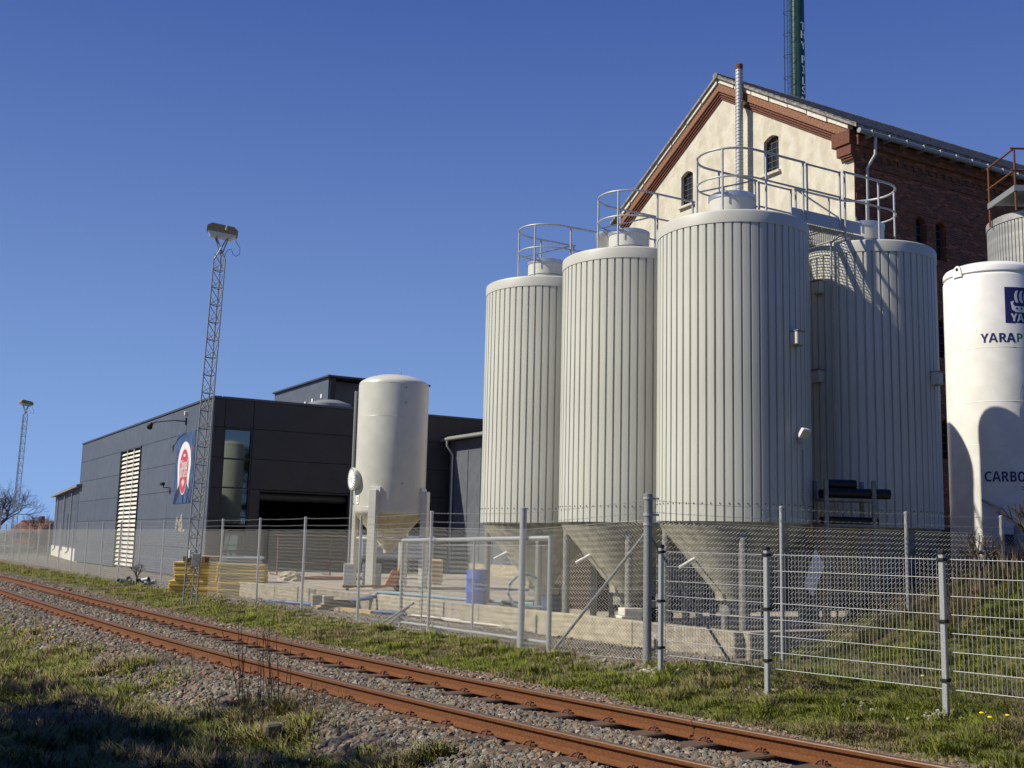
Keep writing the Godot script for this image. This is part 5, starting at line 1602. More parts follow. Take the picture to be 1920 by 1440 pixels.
func make_chain_fences():
	var A := thing("chain_link_fence", "long galvanised chain-link fence with barbed wire along the track", "fence")
	var sp := 3.461
	var P0 := Vector3(2.04, 0, -16.5)
	var bay := chain_mesh(sp, 2.0, 0.0, 0.006)
	var bay_far := chain_mesh(sp, 2.0, 0.0, 0.022)
	var big := post_mesh(0.062, 2.42); var thin := post_mesh(0.034, 2.36)
	for k in 25:
		var p := P0 + FD * sp * k
		var y := gh(p.x, p.z) if k < 3 else -0.25
		p.y = y
		part("post", big if k == 0 or k == 1 else thin, M.galv_dull if k == 0 else M.galv, A, p)
		if k == 24: break
		var q := P0 + FD * sp * (k + 1); q.y = gh(q.x, q.z) if k < 2 else -0.25
		var o := part("wire_mesh", bay if k < 1 else bay_far, M.wire, A)
		o.set_meta("kind", "stuff")
		# local -Z along the run, sheared to follow the ground
		var dir := q - p
		o.transform = Transform3D(Basis(FD.cross(Vector3.UP).normalized(), Vector3.UP, -dir / sp), p + Vector3(0, 0.04, 0) + FD.cross(Vector3.UP) * -0.05)
		var bw := MB.new()
		for y2 in [2.16, 2.33]: barbed(bw, p + Vector3(0, y2, 0), q + Vector3(0, y2, 0))
		part("barbed_wire", bw, M.galv_dull, A).set_meta("kind", "stuff")
	var c := P0; c.y = gh(c.x, c.z)
	var m := MB.new()
	var foot := P0 + FD * 2.45 + Vector3(-0.02, 0, 0.05); foot.y = gh(foot.x, foot.z)
	m.tube(c + Vector3(-0.03, 1.85, 0), foot, 0.024, 8); part("brace", m, M.galv_dull, A)
	m = MB.new()
	for y in [2.36, 2.12, 1.98]: m.tube(c + Vector3(0, y - 0.02, 0), c + Vector3(0, y + 0.02, 0), 0.072, 14); m.box(c + Vector3(0.11, y, -0.06), Vector3(0.12, 0.03, 0.03), Basis(), 0.004)
	part("clamp", m, M.galv, A)
	var f2 := P0 + FD * 7.6; f2.y = -0.12
	m = MB.new(); m.tube(f2 + Vector3(0, 0.45, 0), f2 + FD * 1.7 + Vector3(0, -0.12, 0), 0.024, 8); m.tube(f2 + FD * 0.25 + Vector3(0.02, 0.36, 0), f2 + FD * 1.5 + Vector3(0.08, -0.14, 0.1), 0.02, 8); part("brace", m, M.galv_dull, A)
	# run 2: from the corner post away to the right over the mound
	var B := thing("chain_link_fence", "chain-link fence running from the corner post over the grassy mound", "fence")
	var spots := [c, Vector3(4.4, 0, -18.15), Vector3(6.82, 0, -19.3), Vector3(8.8, 0, -20.1), Vector3(11.3, 0, -21.3)]
	for i in range(1, spots.size()):
		spots[i].y = [0, -0.1, 0.05, 0.2, 0.35][i] * 0.0 - 0.1
		part("post", thin, M.galv, B, spots[i])
	for i in spots.size() - 1:
		var p: Vector3 = spots[i]; var q: Vector3 = spots[i + 1]
		var dir := q - p
		var L := dir.length()
		var o := part("wire_mesh", chain_mesh(L, 2.0, 0.0), M.wire, B)
		o.set_meta("kind", "stuff")
		var f := Vector3(dir.x, 0, dir.z).normalized()
		o.transform = Transform3D(Basis(f.cross(Vector3.UP).normalized(), Vector3.UP, -dir / L), p + Vector3(0, 0.04, 0))
		var bw := MB.new()
		for y2 in [2.16, 2.33]: barbed(bw, p + Vector3(0, y2, 0), q + Vector3(0, y2, 0))
		part("barbed_wire", bw, M.galv_dull, B).set_meta("kind", "stuff")
	m = MB.new()
	var fb: Vector3 = c + (spots[1] - c).normalized() * 1.75; fb.y = gh(fb.x, fb.z) - 0.05
	m.tube(c + Vector3(0.03, 1.82, -0.02), fb, 0.022, 8); part("brace", m, M.galv_dull, B)

func make_gate():
	# hinged tubular gate leaf parked against the inside of the fence
	var a := Vector3(2.04, 0, -16.5) + FD * 2.75 + Vector3(0.09, 0, -0.06); var b := Vector3(2.04, 0, -16.5) + FD * 8.4 + Vector3(0.09, 0, -0.06)
	a.y = gh(a.x, a.z); b.y = -0.22
	var G := thing("gate_leaf", "tubular chain-link gate leaf standing behind the track fence", "gate", a)
	var L := Vector2(b.x - a.x, b.z - a.z).length()
	var d := (b - a)
	var m := MB.new(); m.tube(Vector3(), Vector3(0, 1.86, 0), 0.042, 12); part("frame_post", m, M.galv, G)
	m = MB.new(); m.tube(d, d + Vector3(0, 1.80, 0), 0.042, 12); part("frame_post", m, M.galv, G)
	m = MB.new(); m.tube(Vector3(0, 1.84, 0), d + Vector3(0, 1.80, 0), 0.042, 12); part("top_rail", m, M.galv, G)
	m = MB.new(); m.tube(Vector3(0, 0.12, 0), d + Vector3(0, 0.12, 0), 0.03, 10); part("bottom_rail", m, M.galv, G)
	for t in [0.46, 0.83]:
		m = MB.new(); m.tube(d * t + Vector3(0, 0.0, 0), d * t + Vector3(0, 1.80, 0), 0.022, 10); part("upright", m, M.galv, G)
	m = MB.new(); m.tube(Vector3(0, 1.72, 0), d + Vector3(0, 1.70, 0), 0.006, 6); part("tension_wire", m, M.galv, G)
	var o := part("wire_mesh", chain_mesh(L, 1.6, 0.0, 0.014), M.wire, G)
	o.set_meta("kind", "stuff")
	var f := Vector3(d.x, 0, d.z).normalized()
	o.transform = Transform3D(Basis(f.cross(Vector3.UP).normalized(), Vector3.UP, -d / L), Vector3(0, 0.12, 0))

func make_panel_fence():
	var P := thing("wire_panel_fence", "rigid galvanised wire-panel fence on square posts beside the track", "fence")
	var spots := [Vector3(2.13, 0, -15.72), Vector3(3.26, 0, -14.25), Vector3(4.80, 0, -12.5), Vector3(6.4, 0, -10.75), Vector3(8.0, 0, -9.0), Vector3(9.6, 0, -7.25)]
	var pm := MB.new(); pm.box(Vector3(0, 0.75, 0), Vector3(0.06, 1.9, 0.06), Basis(), 0.006)
	var pmm := pm.mesh()
	var cm := MB.new(); cm.box(Vector3(), Vector3(0.10, 0.035, 0.085), Basis(), 0.006); var cmm := cm.mesh()
	var tm := MB.new(); tm.box(Vector3(0, 0.015, 0), Vector3(0.075, 0.05, 0.075), Basis(), 0.01); var tmm := tm.mesh()
	for i in spots.size():
		var p: Vector3 = spots[i]
		var q: Vector3 = spots[mini(i + 1, spots.size() - 1)]; var q0: Vector3 = spots[maxi(i - 1, 0)]
		var d := (q - q0).normalized()
		var turn := atan2(d.x, d.z)
		p.y = -0.12
		var po := part("post", pmm, M.galv, P, p, turn)
		for y in [1.62, 0.95, 0.32]: part("clamp", cmm, M.black, po, Vector3(0, y, 0))
		part("post_cap", tmm, M.black, po, Vector3(0, 1.68, 0))
	for i in range(-1, spots.size() - 1):
		var a: Vector3 = spots[i] if i >= 0 else spots[0] + (spots[0] - spots[1]).normalized() * 0.17
		var b: Vector3 = spots[i + 1]
		var d := (b - a); var L := d.length(); d = d.normalized()
		var off := Vector3(-d.z, 0, d.x) * -0.045
		var m := MB.new()
		for k in 8: 
			var y := 0.10 + 0.2 * k
			m.tube(a + off + d * 0.03 + Vector3(0, y, 0), b + off - d * 0.03 + Vector3(0, y, 0), 0.0042, 6)
			m.tube(a + off * 1.26 + d * 0.03 + Vector3(0, y, 0), b + off * 1.26 - d * 0.03 + Vector3(0, y, 0), 0.0042, 6)
		var n := int((L - 0.08) / 0.05)
		for k in n + 1:
			var x := 0.04 + k * (L - 0.08) / n
			m.tube(a + off * 1.13 + d * x + Vector3(0, 0.095, 0), a + off * 1.13 + d * x + Vector3(0, 1.53, 0), 0.0032, 5, -1.0, false)
		part("wire_panel", m, M.galv, P).set_meta("kind", "stuff")

# ---------------------------------------------------------------- masts
func lattice_mast(label: String, at: Vector3, h: float, lean: Vector3, turn: float):
	var T := thing("lattice_mast", label, "light mast", at, turn)
	var w := 0.20
	var leg := []
	for k in 3:
		var a := TAU * k / 3 + 0.4
		leg.append(Vector3(cos(a), 0, sin(a)) * w)
	var tip := func(k: int, y: float) -> Vector3: return leg[k] * (1.0 - 0.12 * y / h) + lean * (y / h) + Vector3(0, y, 0)
	for k in 3:
		var m := MB.new(); m.tube(tip.call(k, -0.3), tip.call(k, h - 0.75), 0.021, 8); part("leg", m, M.galv_dull, T)
	var bays := int((h - 0.8) / 0.49)
	var rg := MB.new(); var dg := MB.new()
	for i in bays:
		var y0 := 0.25 + i * 0.49; var y1 := y0 + 0.49
		for k in 3:
			rg.tube(tip.call(k, y0), tip.call((k + 1) % 3, y0), 0.012, 5)
			dg.tube(tip.call(k, y0), tip.call((k + 1) % 3, y1 - 0.02), 0.009, 4); dg.tube(tip.call((k + 1) % 3, y0), tip.call(k, (y0 + y1) / 2), 0.007, 4)
	part("rungs", rg, M.galv_dull, T); part("diagonals", dg, M.leg_steel, T)
	var top := lean + Vector3(0, h, 0)
	var m := MB.new()
	m.tube(tip.call(0, h - 0.8), top + Vector3(-0.16, -0.12, 0), 0.022, 6); m.tube(tip.call(1, h - 0.8), top + Vector3(0.16, -0.12, 0), 0.022, 6); m.tube(tip.call(2, h - 0.8), lean + Vector3(0, h - 0.55, 0), 0.02, 6); m.tube(lean + Vector3(0, h - 0.7, 0), top + Vector3(0.18, -0.15, 0), 0.018, 6); m.tube(lean + Vector3(0, h - 0.7, 0), top + Vector3(-0.18, -0.15, 0), 0.018, 6)
	part("fork", m, M.galv_dull, T)
	# luminaire: boxy hood above, pale bowl below
	var B := Basis(Vector3(0, 0, 1), -0.12) * Basis(Vector3.UP, 0.25)
	var X := Transform3D(B, top)
	m = MB.new(); m.prism(PackedVector2Array([Vector2(-0.42, -0.02), Vector2(0.42, -0.02), Vector2(0.42, 0.10), Vector2(0.30, 0.19), Vector2(-0.30, 0.20), Vector2(-0.42, 0.11)]), -0.19, 0.19, X); part("hood", m, M.lamphood, T)
	m = MB.new(); m.prism(PackedVector2Array([Vector2(-0.30, -0.15), Vector2(0.26, -0.15), Vector2(0.40, -0.022), Vector2(-0.40, -0.022)]), -0.17, 0.17, X); part("bowl", m, M.lampglass, T)
	m = MB.new(); m.box(top + Vector3(0.12, 0.1, 0.02), Vector3(0.05, 0.14, 0.36), B, 0.01); part("strap", m, M.galv, T)
	m = MB.new(); m.path([top + Vector3(0.40, -0.06, 0), top + Vector3(0.40, -0.25, 0.02), top + Vector3(0.52, -0.42, 0), top + Vector3(0.52, -0.58, 0), top + Vector3(0.42, -0.66, 0), top + Vector3(0.34, -0.6, 0), top + Vector3(0.28, -0.46, 0), top + Vector3(0.18, -0.48, 0), top + Vector3(0.10, -0.62, 0)], 0.008, 5); part("cable", m, M.black, T)
	m = MB.new(); m.box(Vector3(0.16, 1.15, 0.24), Vector3(0.22, 0.34, 0.12), Basis(), 0.015); part("switch_box", m, M.leg_steel, T)
	m = MB.new(); m.tube(Vector3(-0.02, 1.2, 0.26), Vector3(-0.02, 1.42, 0.26), 0.035, 8); part("fuse_housing", m, M.white, T)

# ---------------------------------------------------------------- the yard
const BUND := -0.14
func flat_slab(called: String, pts: PackedVector2Array, top: float, m0: Material):
	var flip := PackedVector2Array()
	for p in pts: flip.append(Vector2(p.x, -p.y))      # prism is built in XY then laid flat
	if Geometry2D.is_polygon_clockwise(flip): flip.reverse()
	var m := MB.new()
	m.prism(flip, -0.7, top, Transform3D(Basis(Vector3(1, 0, 0), Vector3(0, 0, -1), Vector3(0, 1, 0)), Vector3()))
	structure(called, m, m0)

func make_slab():
	# the silos stand in a sunken concrete bund behind a low wall; the tank's yard lies level with the wall's top
	flat_slab("silo_bund_floor", PackedVector2Array([Vector2(3.78, -18.5), Vector2(11.6, -23.1), Vector2(12.5, -33.5), Vector2(6.6, -43.5), Vector2(4.0, -40.0), Vector2(-0.35, -24.31)]), BUND, M.concrete_old)
	flat_slab("tank_yard_slab", PackedVector2Array([Vector2(-0.37, -24.33), Vector2(3.98, -40.0), Vector2(6.58, -43.5), Vector2(-3.0, -51.2), Vector2(-11.6, -45.9), Vector2(-8.2, -34.6), Vector2(-3.4, -28.8)]), SILO_BASE, M.concrete_old)
	var edge := [Vector2(3.78, -18.5), Vector2(-3.4, -28.8), Vector2(-8.2, -34.6)]
	var K := thing("retaining_wall", "low weathered concrete retaining wall before silos and smooth tank", "wall")
	var m: MB
	for i in 2:
		var a: Vector2 = edge[i]; var b: Vector2 = edge[i + 1]
		var n := int(a.distance_to(b) / 2.4)
		for j in n:
			var p := a.lerp(b, float(j) / n); var q := a.lerp(b, (j + 1.0) / n)
			var d := (q - p).normalized(); var o := Vector2(d.y, -d.x)
			if o.dot(Vector2(-1, 0.6)) < 0: o = -o
			var c := (p + q) / 2 - o * 0.03
			m = MB.new(); m.box(Vector3(c.x, -0.16, c.y), Vector3(0.26, 0.79 + rng.randf_range(0, 0.012), p.distance_to(q) - 0.012), Basis(Vector3.UP, atan2(d.x, d.y)), 0.012)
			part("wall_section", m, M.concrete if j % 3 else M.concrete_old, K)
	var a2 := Vector3(3.78, 0, -18.5); var dd := (Vector3(11.6, 0, -23.1) - a2).normalized()
	for j in 3:
		m = MB.new(); m.box(a2 + dd * (1.35 + 2.5 * j) + Vector3(0, -0.158, 0.03), Vector3(0.24, 0.80, 2.48), Basis(Vector3.UP, atan2(dd.x, dd.z)), 0.012); part("wall_section", m, M.concrete_old, K)

func make_packs():
	# mineral wool packs in two stacks behind the fence
	var names := ["bottom yellow insulation pack of the right stack by the mast", "second yellow insulation pack from the ground in the right stack", "third yellow insulation pack from the ground in the right stack", "fourth yellow insulation pack from the ground in the right stack", "top yellow insulation pack of the right stack by the mast"]
	var names2 := ["bottom yellow insulation pack of the left stack behind the mast", "second yellow insulation pack from the ground in the left stack", "third yellow insulation pack from the ground in the left stack", "fourth yellow insulation pack from the ground in the left stack", "top yellow insulation pack of the left stack behind the mast"]
	for st in 2:
		var y := -0.2
		for i in 5:
			var h: float = [0.22, 0.20, 0.19, 0.20, 0.18][i]
			var at := Vector3(-8.15, y, -34.9) if st == 0 else Vector3(-9.62, y, -35.7)
			if i < 2: at += Vector3(0.06, 0, 0.04) if st == 0 else Vector3(-0.12, 0, 0.03)
			var t := solo("insulation_pack", (func():
				var m := MB.new()
				var lay := 2
				for k in lay:
					m.box(Vector3(rng.randf_range(-0.012, 0.012), h * (k + 0.5) / lay, rng.randf_range(-0.012, 0.012)), Vector3((1.42 if st == 0 else 1.55) + rng.randf_range(-0.03, 0.03), h / lay - 0.006, 1.15), Basis(Vector3.UP, rng.randf_range(-0.01, 0.01)), 0.018)
				return m).call(), M.wool, names[i] if st == 0 else names2[i], "insulation pack", at, 0.12 + rng.randf_range(-0.04, 0.04), "yellow insulation packs stacked by the mast")
			y += h
	# pallet and flashings on top
	var pal := thing("wooden_pallet", "small wooden pallet lying on the left insulation stack", "pallet", Vector3(-9.5, 0.795, -35.6), 0.12)
	for i in 5:
		var m := MB.new(); m.box(Vector3(0, 0.17, -0.45 + i * 0.22), Vector3(1.25, 0.022, 0.15), Basis(), 0.003); part("board", m, M.wood, pal)
	for x in [-0.56, 0.0, 0.56]:
		var m := MB.new(); m.box(Vector3(x, 0.08, 0), Vector3(0.1, 0.155, 1.1), Basis(), 0.004); part("bearer", m, M.wood_old, pal)
	var sh := thing("steel_flashings", "pile of pale steel flashing strips on the right insulation stack", "flashings", Vector3(-8.2, 0.795, -34.9), 0.3)
	for i in 7:
		var m := MB.new(); m.box(Vector3(rng.randf_range(-0.06, 0.06), 0.02 + i * 0.03, rng.randf_range(-0.3, 0.3)), Vector3(1.25, 0.012, 0.22), Basis(Vector3.UP, rng.randf_range(-0.15, 0.15)) * Basis(Vector3(1, 0, 0), rng.randf_range(-0.1, 0.1)), 0.002); part("strip", m, M.paleblue if i % 2 else M.bright, sh)
	var bag := MB.new(); bag.use_c = false
	for i in 30:
		var p := Vector3(rng.randfn(0, 0.16), absf(rng.randfn(0.08, 0.06)), rng.randfn(0, 0.1))
		bag.tri(p, p + Vector3(rng.randf_range(-0.2, 0.2), rng.randf_range(-0.05, 0.12), 0.05), p + Vector3(0.05, rng.randf_range(0, 0.15), rng.randf_range(-0.15, 0.15)))
	solo("plastic_wrap", bag, M.white, "crumpled white plastic wrap at the foot of the insulation", "plastic", Vector3(-10.3, -0.22, -35.5))

func make_yard_objects():
	# blue drums
	for q in [[Vector3(-0.68, SILO_BASE, -25.35), "bright blue plastic drum standing on the slab by the gate"], [Vector3(1.05, BUND, -26.9), "blue plastic drum in the shade under the silos"]]:
		var D := thing("blue_drum", q[1], "drum", q[0], 0.0, "blue drums under the silos")
		D.scale = Vector3(0.82, 0.92, 0.82)
		var m := MB.new(); m.lathe([Vector2(0, 0), Vector2(0.27, 0), Vector2(0.285, 0.03), Vector2(0.285, 0.25), Vector2(0.297, 0.27), Vector2(0.297, 0.31), Vector2(0.285, 0.33), Vector2(0.285, 0.57), Vector2(0.297, 0.59), Vector2(0.297, 0.63), Vector2(0.285, 0.65), Vector2(0.285, 0.80), Vector2(0.27, 0.83), Vector2(0.25, 0.83), Vector2(0.245, 0.81), Vector2(0, 0.81)], 32); part("body", m, M.blue if q[0].x < 0 else M.drum_dark, D)
		m = MB.new(); m.tube(Vector3(0.13, 0.8, 0), Vector3(0.13, 0.84, 0), 0.035, 12); m.tube(Vector3(-0.13, 0.8, 0), Vector3(-0.13, 0.84, 0), 0.035, 12); part("bung", m, M.black, D)
	# hoses
	var m := MB.new()
	m.path([Vector3(-3.3, 0.25, -29.2), Vector3(-2.9, 0.27, -28.7), Vector3(-2.3, 0.26, -28.0), Vector3(-1.4, 0.26, -27.0), Vector3(-0.4, 0.26, -26.0), Vector3(0.3, 0.26, -25.4), Vector3(0.6, 0.27, -24.8)], 0.045, 8)
	solo("blue_hose", m, M.hose, "pale blue hose lying along the slab edge behind the gate", "hose")
	m = MB.new(); m.path([Vector3(-2.6, 0.24, -28.6), Vector3(-1.6, 0.25, -27.4), Vector3(-0.6, 0.25, -26.4), Vector3(0.1, 0.25, -25.9)], 0.04, 8)
	solo("blue_hose", m, M.hose_blue, "second darker blue hose on the slab behind the first", "hose")
	m = MB.new()
	var pts := []
	for i in 16: pts.append(Vector3(-3.55 + 0.32 * cos(i * 0.42), 0.02 - 0.16 * absf(sin(i * 0.21)) + 0.22, -28.55 + 0.1 * i * 0.1 + 0.2 * sin(i * 0.42)))
	m.path(pts, 0.05, 8)
	solo("blue_hose", m, M.hose_blue, "loop of blue hose hanging over the slab edge", "hose")
	m = MB.new(); pts = []
	for i in 14: pts.append(Vector3(0.1 + 0.35 * cos(0.6 + i * 0.2) - 0.1, 0.27 + 0.62 * sin(i * PI / 13), -24.4 - 0.03 * i))
	pts = [Vector3(0.75, 0.26, -24.0), Vector3(0.4, 0.26, -24.05), Vector3(0.15, 0.3, -24.1), Vector3(0.02, 0.5, -24.15), Vector3(0.05, 0.72, -24.2), Vector3(0.2, 0.88, -24.25), Vector3(0.45, 0.93, -24.3), Vector3(0.62, 0.85, -24.4)]
	m.path(pts, 0.03, 8)
	solo("arched_hose", m, M.hose, "thin pale hose arching up under the left silo", "hose")
	# white and red pipes on the ground
	for q in [[Vector3(-2.2, -0.14, -26.6), Vector3(0.75, -0.13, -23.2), M.white, "long white plastic pipe lying on gravel before the slab", 0.028], [Vector3(-1.4, -0.15, -25.55), Vector3(0.6, -0.145, -23.05), M.roof_edge, "second pale pipe on the gravel beside the long white one", 0.024], [Vector3(-2.25, -0.15, -26.5), Vector3(-0.6, -0.145, -24.75), M.rust, "thin red pipe on the gravel beside the white pipes", 0.018]]:
		m = MB.new(); m.tube(q[0], q[1], q[4], 10)
		solo("ground_pipe", m, q[2], q[3], "pipe")
	m = MB.new(); m.box(Vector3(), Vector3(0.16, 0.1, 2.4), Basis(), 0.008); solo("timber_beam", m, M.wood, "pale timber beam lying on the gravel left of the gate", "beam", Vector3(-4.05, -0.16, -28.5), 0.75)
	m = MB.new(); m.tube(Vector3(-0.45, 0, 0), Vector3(0.45, 0, 0), 0.05, 10); solo("blue_pipe", m, M.hose_blue, "short blue pipe on the gravel near the timber beam", "pipe", Vector3(-2.75, -0.13, -27.3), -0.3)
	# concrete blocks and rusty beams
	for q in [[Vector3(-5.05, -0.2, -30.2), "left concrete block beside the rusty beams"], [Vector3(-4.68, -0.2, -29.75), "right concrete block beside the rusty beams"]]:
		m = MB.new(); m.box(Vector3(0, 0.16, 0), Vector3(0.27, 0.32, 0.3), Basis(), 0.015); solo("concrete_block", m, M.concrete, q[1], "block", q[0], 0.3, "concrete blocks by the slab")
	for i in 4:
		m = MB.new(); m.box(Vector3(0, 0.05, 0), Vector3(1.6, 0.02, 0.1)); m.box(Vector3(0, 0.005, 0), Vector3(1.6, 0.012, 0.1)); m.box(Vector3(0, 0.028, 0), Vector3(1.6, 0.04, 0.012))
		solo("rusty_beam", m, M.rust_dark, ["lowest rusty steel beam by the concrete blocks", "rusty steel beam leaning over the lowest one", "third rusty steel beam by the concrete blocks", "uppermost rusty steel beam by the concrete blocks"][i], "steel beam", Vector3(-4.0 + 0.06 * i, -0.19 + 0.065 * i, -28.95 - 0.05 * i), 0.25 + i * 0.12)
	m = MB.new(); m.tube(Vector3(-6.6, -0.12, -31.0), Vector3(-4.2, -0.15, -29.7), 0.05, 10); solo("blue_pipe", m, M.hose_blue, "long blue pipe on the gravel in front of the slab wall", "pipe")
	# boulder, rack, grey skip panel
	var bd := MB.new()
	var rr := RandomNumberGenerator.new(); rr.seed = 5
	var nz := FastNoiseLite.new(); nz.frequency = 1.2; nz.seed = 4
	for i in 10:
		for j in 20:
			var P := func(u, v):
				var th: float = PI * u / 10.0 * 0.55; var ph: float = TAU * v / 20.0
				var d := Vector3(sin(th) * cos(ph), cos(th), sin(th) * sin(ph))
				return d * Vector3(0.42, 0.26, 0.34) * (1.0 + 0.35 * nz.get_noise_3dv(d * 1.4))
			bd.quad(P.call(i, j), P.call(i, j + 1), P.call(i + 1, j + 1), P.call(i + 1, j))
	solo("boulder", bd, M.concrete, "pale rounded heap of sand on the slab before the gateway", "sand heap", Vector3(-7.0, 0.26, -36.6))
	var rk := thing("rusty_rack", "rusty steel frame rack standing before the dark gateway", "rack", Vector3(-7.2, 0.22, -43.0), YAW)
	for x in [-1.6, -0.55, 0.5, 1.5]:
		m = MB.new(); m.tube(Vector3(x, 0, 0), Vector3(x + 0.15, 1.5, -0.5), 0.03, 6); m.tube(Vector3(x, 0, 0), Vector3(x, 0.05, -0.8), 0.03, 6); part("upright", m, M.rust_dark, rk)
	for y in [0.5, 1.0, 1.48]:
		m = MB.new(); m.tube(Vector3(-1.6, y, -0.33 * y), Vector3(1.6, y, -0.33 * y), 0.028, 6); part("bar", m, M.rust_dark, rk)
	for i in 6:
		m = MB.new(); m.box(Vector3(), Vector3(2.2, 0.06, 0.12), Basis(), 0.004); solo("rusty_plank", m, M.rust, ["nearest rusty flat bar on the slab before the rack", "second rusty flat bar on the slab before the rack", "third rusty flat bar on the slab before the rack", "fourth rusty flat bar on the slab before the rack", "fifth rusty flat bar on the slab before the rack", "farthest rusty flat bar on the slab before the rack"][i], "steel bar", Vector3(-6.3 + i * 0.12, 0.255, -38.2 - i * 0.45), 0.2 + rng.randf_range(-0.15, 0.15))
	var sk := thing("tipping_skip", "pale blue-grey steel skip behind the smooth tank's legs", "skip", Vector3(-4.4, 0.22, -41.0), 0.1)
	m = MB.new(); m.prism(PackedVector2Array([Vector2(-1.35, 0.35), Vector2(-0.95, 0.35), Vector2(-0.85, 0.9), Vector2(-0.95, 1.5), Vector2(-1.2, 1.52)]), -0.9, 0.0); part("end_plate", m, M.paleblue, sk)
	m = MB.new(); m.box(Vector3(0.4, 1.1, -0.5), Vector3(2.6, 0.75, 1.1), Basis(), 0.03); part("tub", m, M.metalsiding, sk)
	m = MB.new(); m.box(Vector3(0.4, 1.5, 0.07), Vector3(2.7, 0.1, 0.08), Basis(), 0.01); part("rim", m, M.paleblue, sk)
	m = MB.new()
	for x in [-0.7, 1.4]: m.box(Vector3(x, 0.4, -0.5), Vector3(0.14, 0.8, 0.9), Basis(), 0.01)
	part("skid", m, M.black, sk)
	# control cabinets by the tank's legs
	var cc := thing("control_cabinet", "light grey control cabinet by the tank's left leg", "cabinet", Vector3(-4.55, 0.22, -32.5), 0.1)
	m = MB.new(); m.box(Vector3(0, 0.36, 0), Vector3(0.3, 0.66, 0.24), Basis(), 0.01); part("case", m, M.silo_band, cc)
	m = MB.new(); m.box(Vector3(0, 0.36, 0.125), Vector3(0.25, 0.58, 0.012), Basis(), 0.003); m.box(Vector3(0, 0.61, 0.13), Vector3(0.18, 0.05, 0.012)); part("door", m, M.galv, cc)
	m = MB.new(); m.box(Vector3(0, 0.02, 0), Vector3(0.32, 0.04, 0.26)); part("foot", m, M.black, cc)
	cc = thing("control_cabinet", "wider grey metal cabinet between the tank's legs", "cabinet", Vector3(-3.95, 0.22, -33.0), 0.1)
	m = MB.new(); m.box(Vector3(0, 0.35, 0), Vector3(0.55, 0.66, 0.35), Basis(), 0.01); part("case", m, M.metalsiding, cc)
	m = MB.new(); m.box(Vector3(0, 0.35, 0.18), Vector3(0.48, 0.56, 0.012)); part("door", m, M.galv_dull, cc)
	m = MB.new(); m.box(Vector3(0, 0.02, 0), Vector3(0.57, 0.04, 0.37)); part("foot", m, M.black, cc)
	# orange pallet truck
	var pj := thing("pallet_truck", "orange hand pallet truck on the slab by the tank", "pallet truck", Vector3(-3.2, 0.22, -31.0), 0.15)
	m = MB.new()
	for z in [-0.18, 0.18]: m.box(Vector3(-0.7, 0.12, z), Vector3(1.15, 0.05, 0.16), Basis(), 0.01)
	part("fork", m, M.rust, pj)
	m = MB.new(); m.prism(PackedVector2Array([Vector2(-0.16, 0.12), Vector2(0.16, 0.12), Vector2(0.2, 0.55), Vector2(0.05, 0.58)]), -0.2, 0.2); part("body", m, M.orange, pj)
	m = MB.new(); m.tube(Vector3(0.2, 0.2, 0), Vector3(0.28, 0.85, 0), 0.035, 8); m.path([Vector3(0.28, 0.8, -0.16), Vector3(0.29, 0.92, -0.16), Vector3(0.29, 0.95, 0), Vector3(0.29, 0.92, 0.16), Vector3(0.28, 0.8, 0.16)], 0.025, 8); part("handle", m, M.orange, pj)
	m = MB.new()
	for z in [-0.1, 0.1]: m.tube(Vector3(0.2, 0.1, z - 0.03), Vector3(0.2, 0.1, z + 0.03), 0.1, 16)
	for z in [-0.18, 0.18]: m.tube(Vector3(-1.15, 0.045, z - 0.04), Vector3(-1.15, 0.045, z + 0.04), 0.045, 12)
	part("wheel", m, M.rubber, pj)
	# straw-coloured sack on its trolley, machinery by the annex
	m = MB.new(); m.box(Vector3(0, 0.42, 0), Vector3(0.42, 0.8, 0.36), Basis(), 0.06)
	solo("straw_sack", m, M.wood, "straw-coloured upright sack by the annex wall", "sack", Vector3(-2.3, 0.22, -36.4), 0.2)
	var pm := thing("pump_unit", "dark pump and motor on a low frame under the middle silo", "pump", Vector3(2.9, BUND, -22.4), 0.6)
	m = MB.new(); m.box(Vector3(0, 0.1, 0), Vector3(0.9, 0.08, 0.45), Basis(), 0.01); part("frame", m, M.leg_steel, pm)
	m = MB.new(); m.tube(Vector3(-0.4, 0.36, 0), Vector3(0.1, 0.36, 0), 0.19, 18); m.tube(Vector3(0.1, 0.36, 0), Vector3(0.4, 0.36, 0), 0.13, 16); part("motor", m, M.black, pm)
	m = MB.new(); m.box(Vector3(-0.1, 0.6, 0), Vector3(0.2, 0.14, 0.16), Basis(), 0.01); part("terminal_box", m, M.galv, pm)
	m = MB.new()
	for x in [-0.4, 0.4]: m.box(Vector3(x, 0.03, 0), Vector3(0.08, 0.06, 0.4))
	part("foot", m, M.black, pm)
	# white paper-like boxes stacked under the middle silo
	m = MB.new(); m.box(Vector3(0, 0.1, 0), Vector3(0.42, 0.18, 0.3), Basis(), 0.01); m.box(Vector3(0.03, 0.27, 0.01), Vector3(0.4, 0.14, 0.28), Basis(Vector3.UP, 0.1), 0.01); m.box(Vector3(0, -0.1, 0), Vector3(0.46, 0.2, 0.34))
	solo("white_crates", m, M.slat, "pale flat crates stacked under the middle silo", "crates", Vector3(2.35, BUND + 0.2, -21.9), 0.3)
	# leaning board sign on a post at the slab's right end
	var sg := thing("board_sign", "tilted whitish board fixed askew to a post right of the silos", "sign", Vector3(5.48, SILO_BASE + 0.02, -19.62))
	m = MB.new(); m.box(Vector3(0.02, 0.75, -0.04), Vector3(0.085, 1.5, 0.06), Basis(), 0.008); part("post", m, M.wood_old, sg)
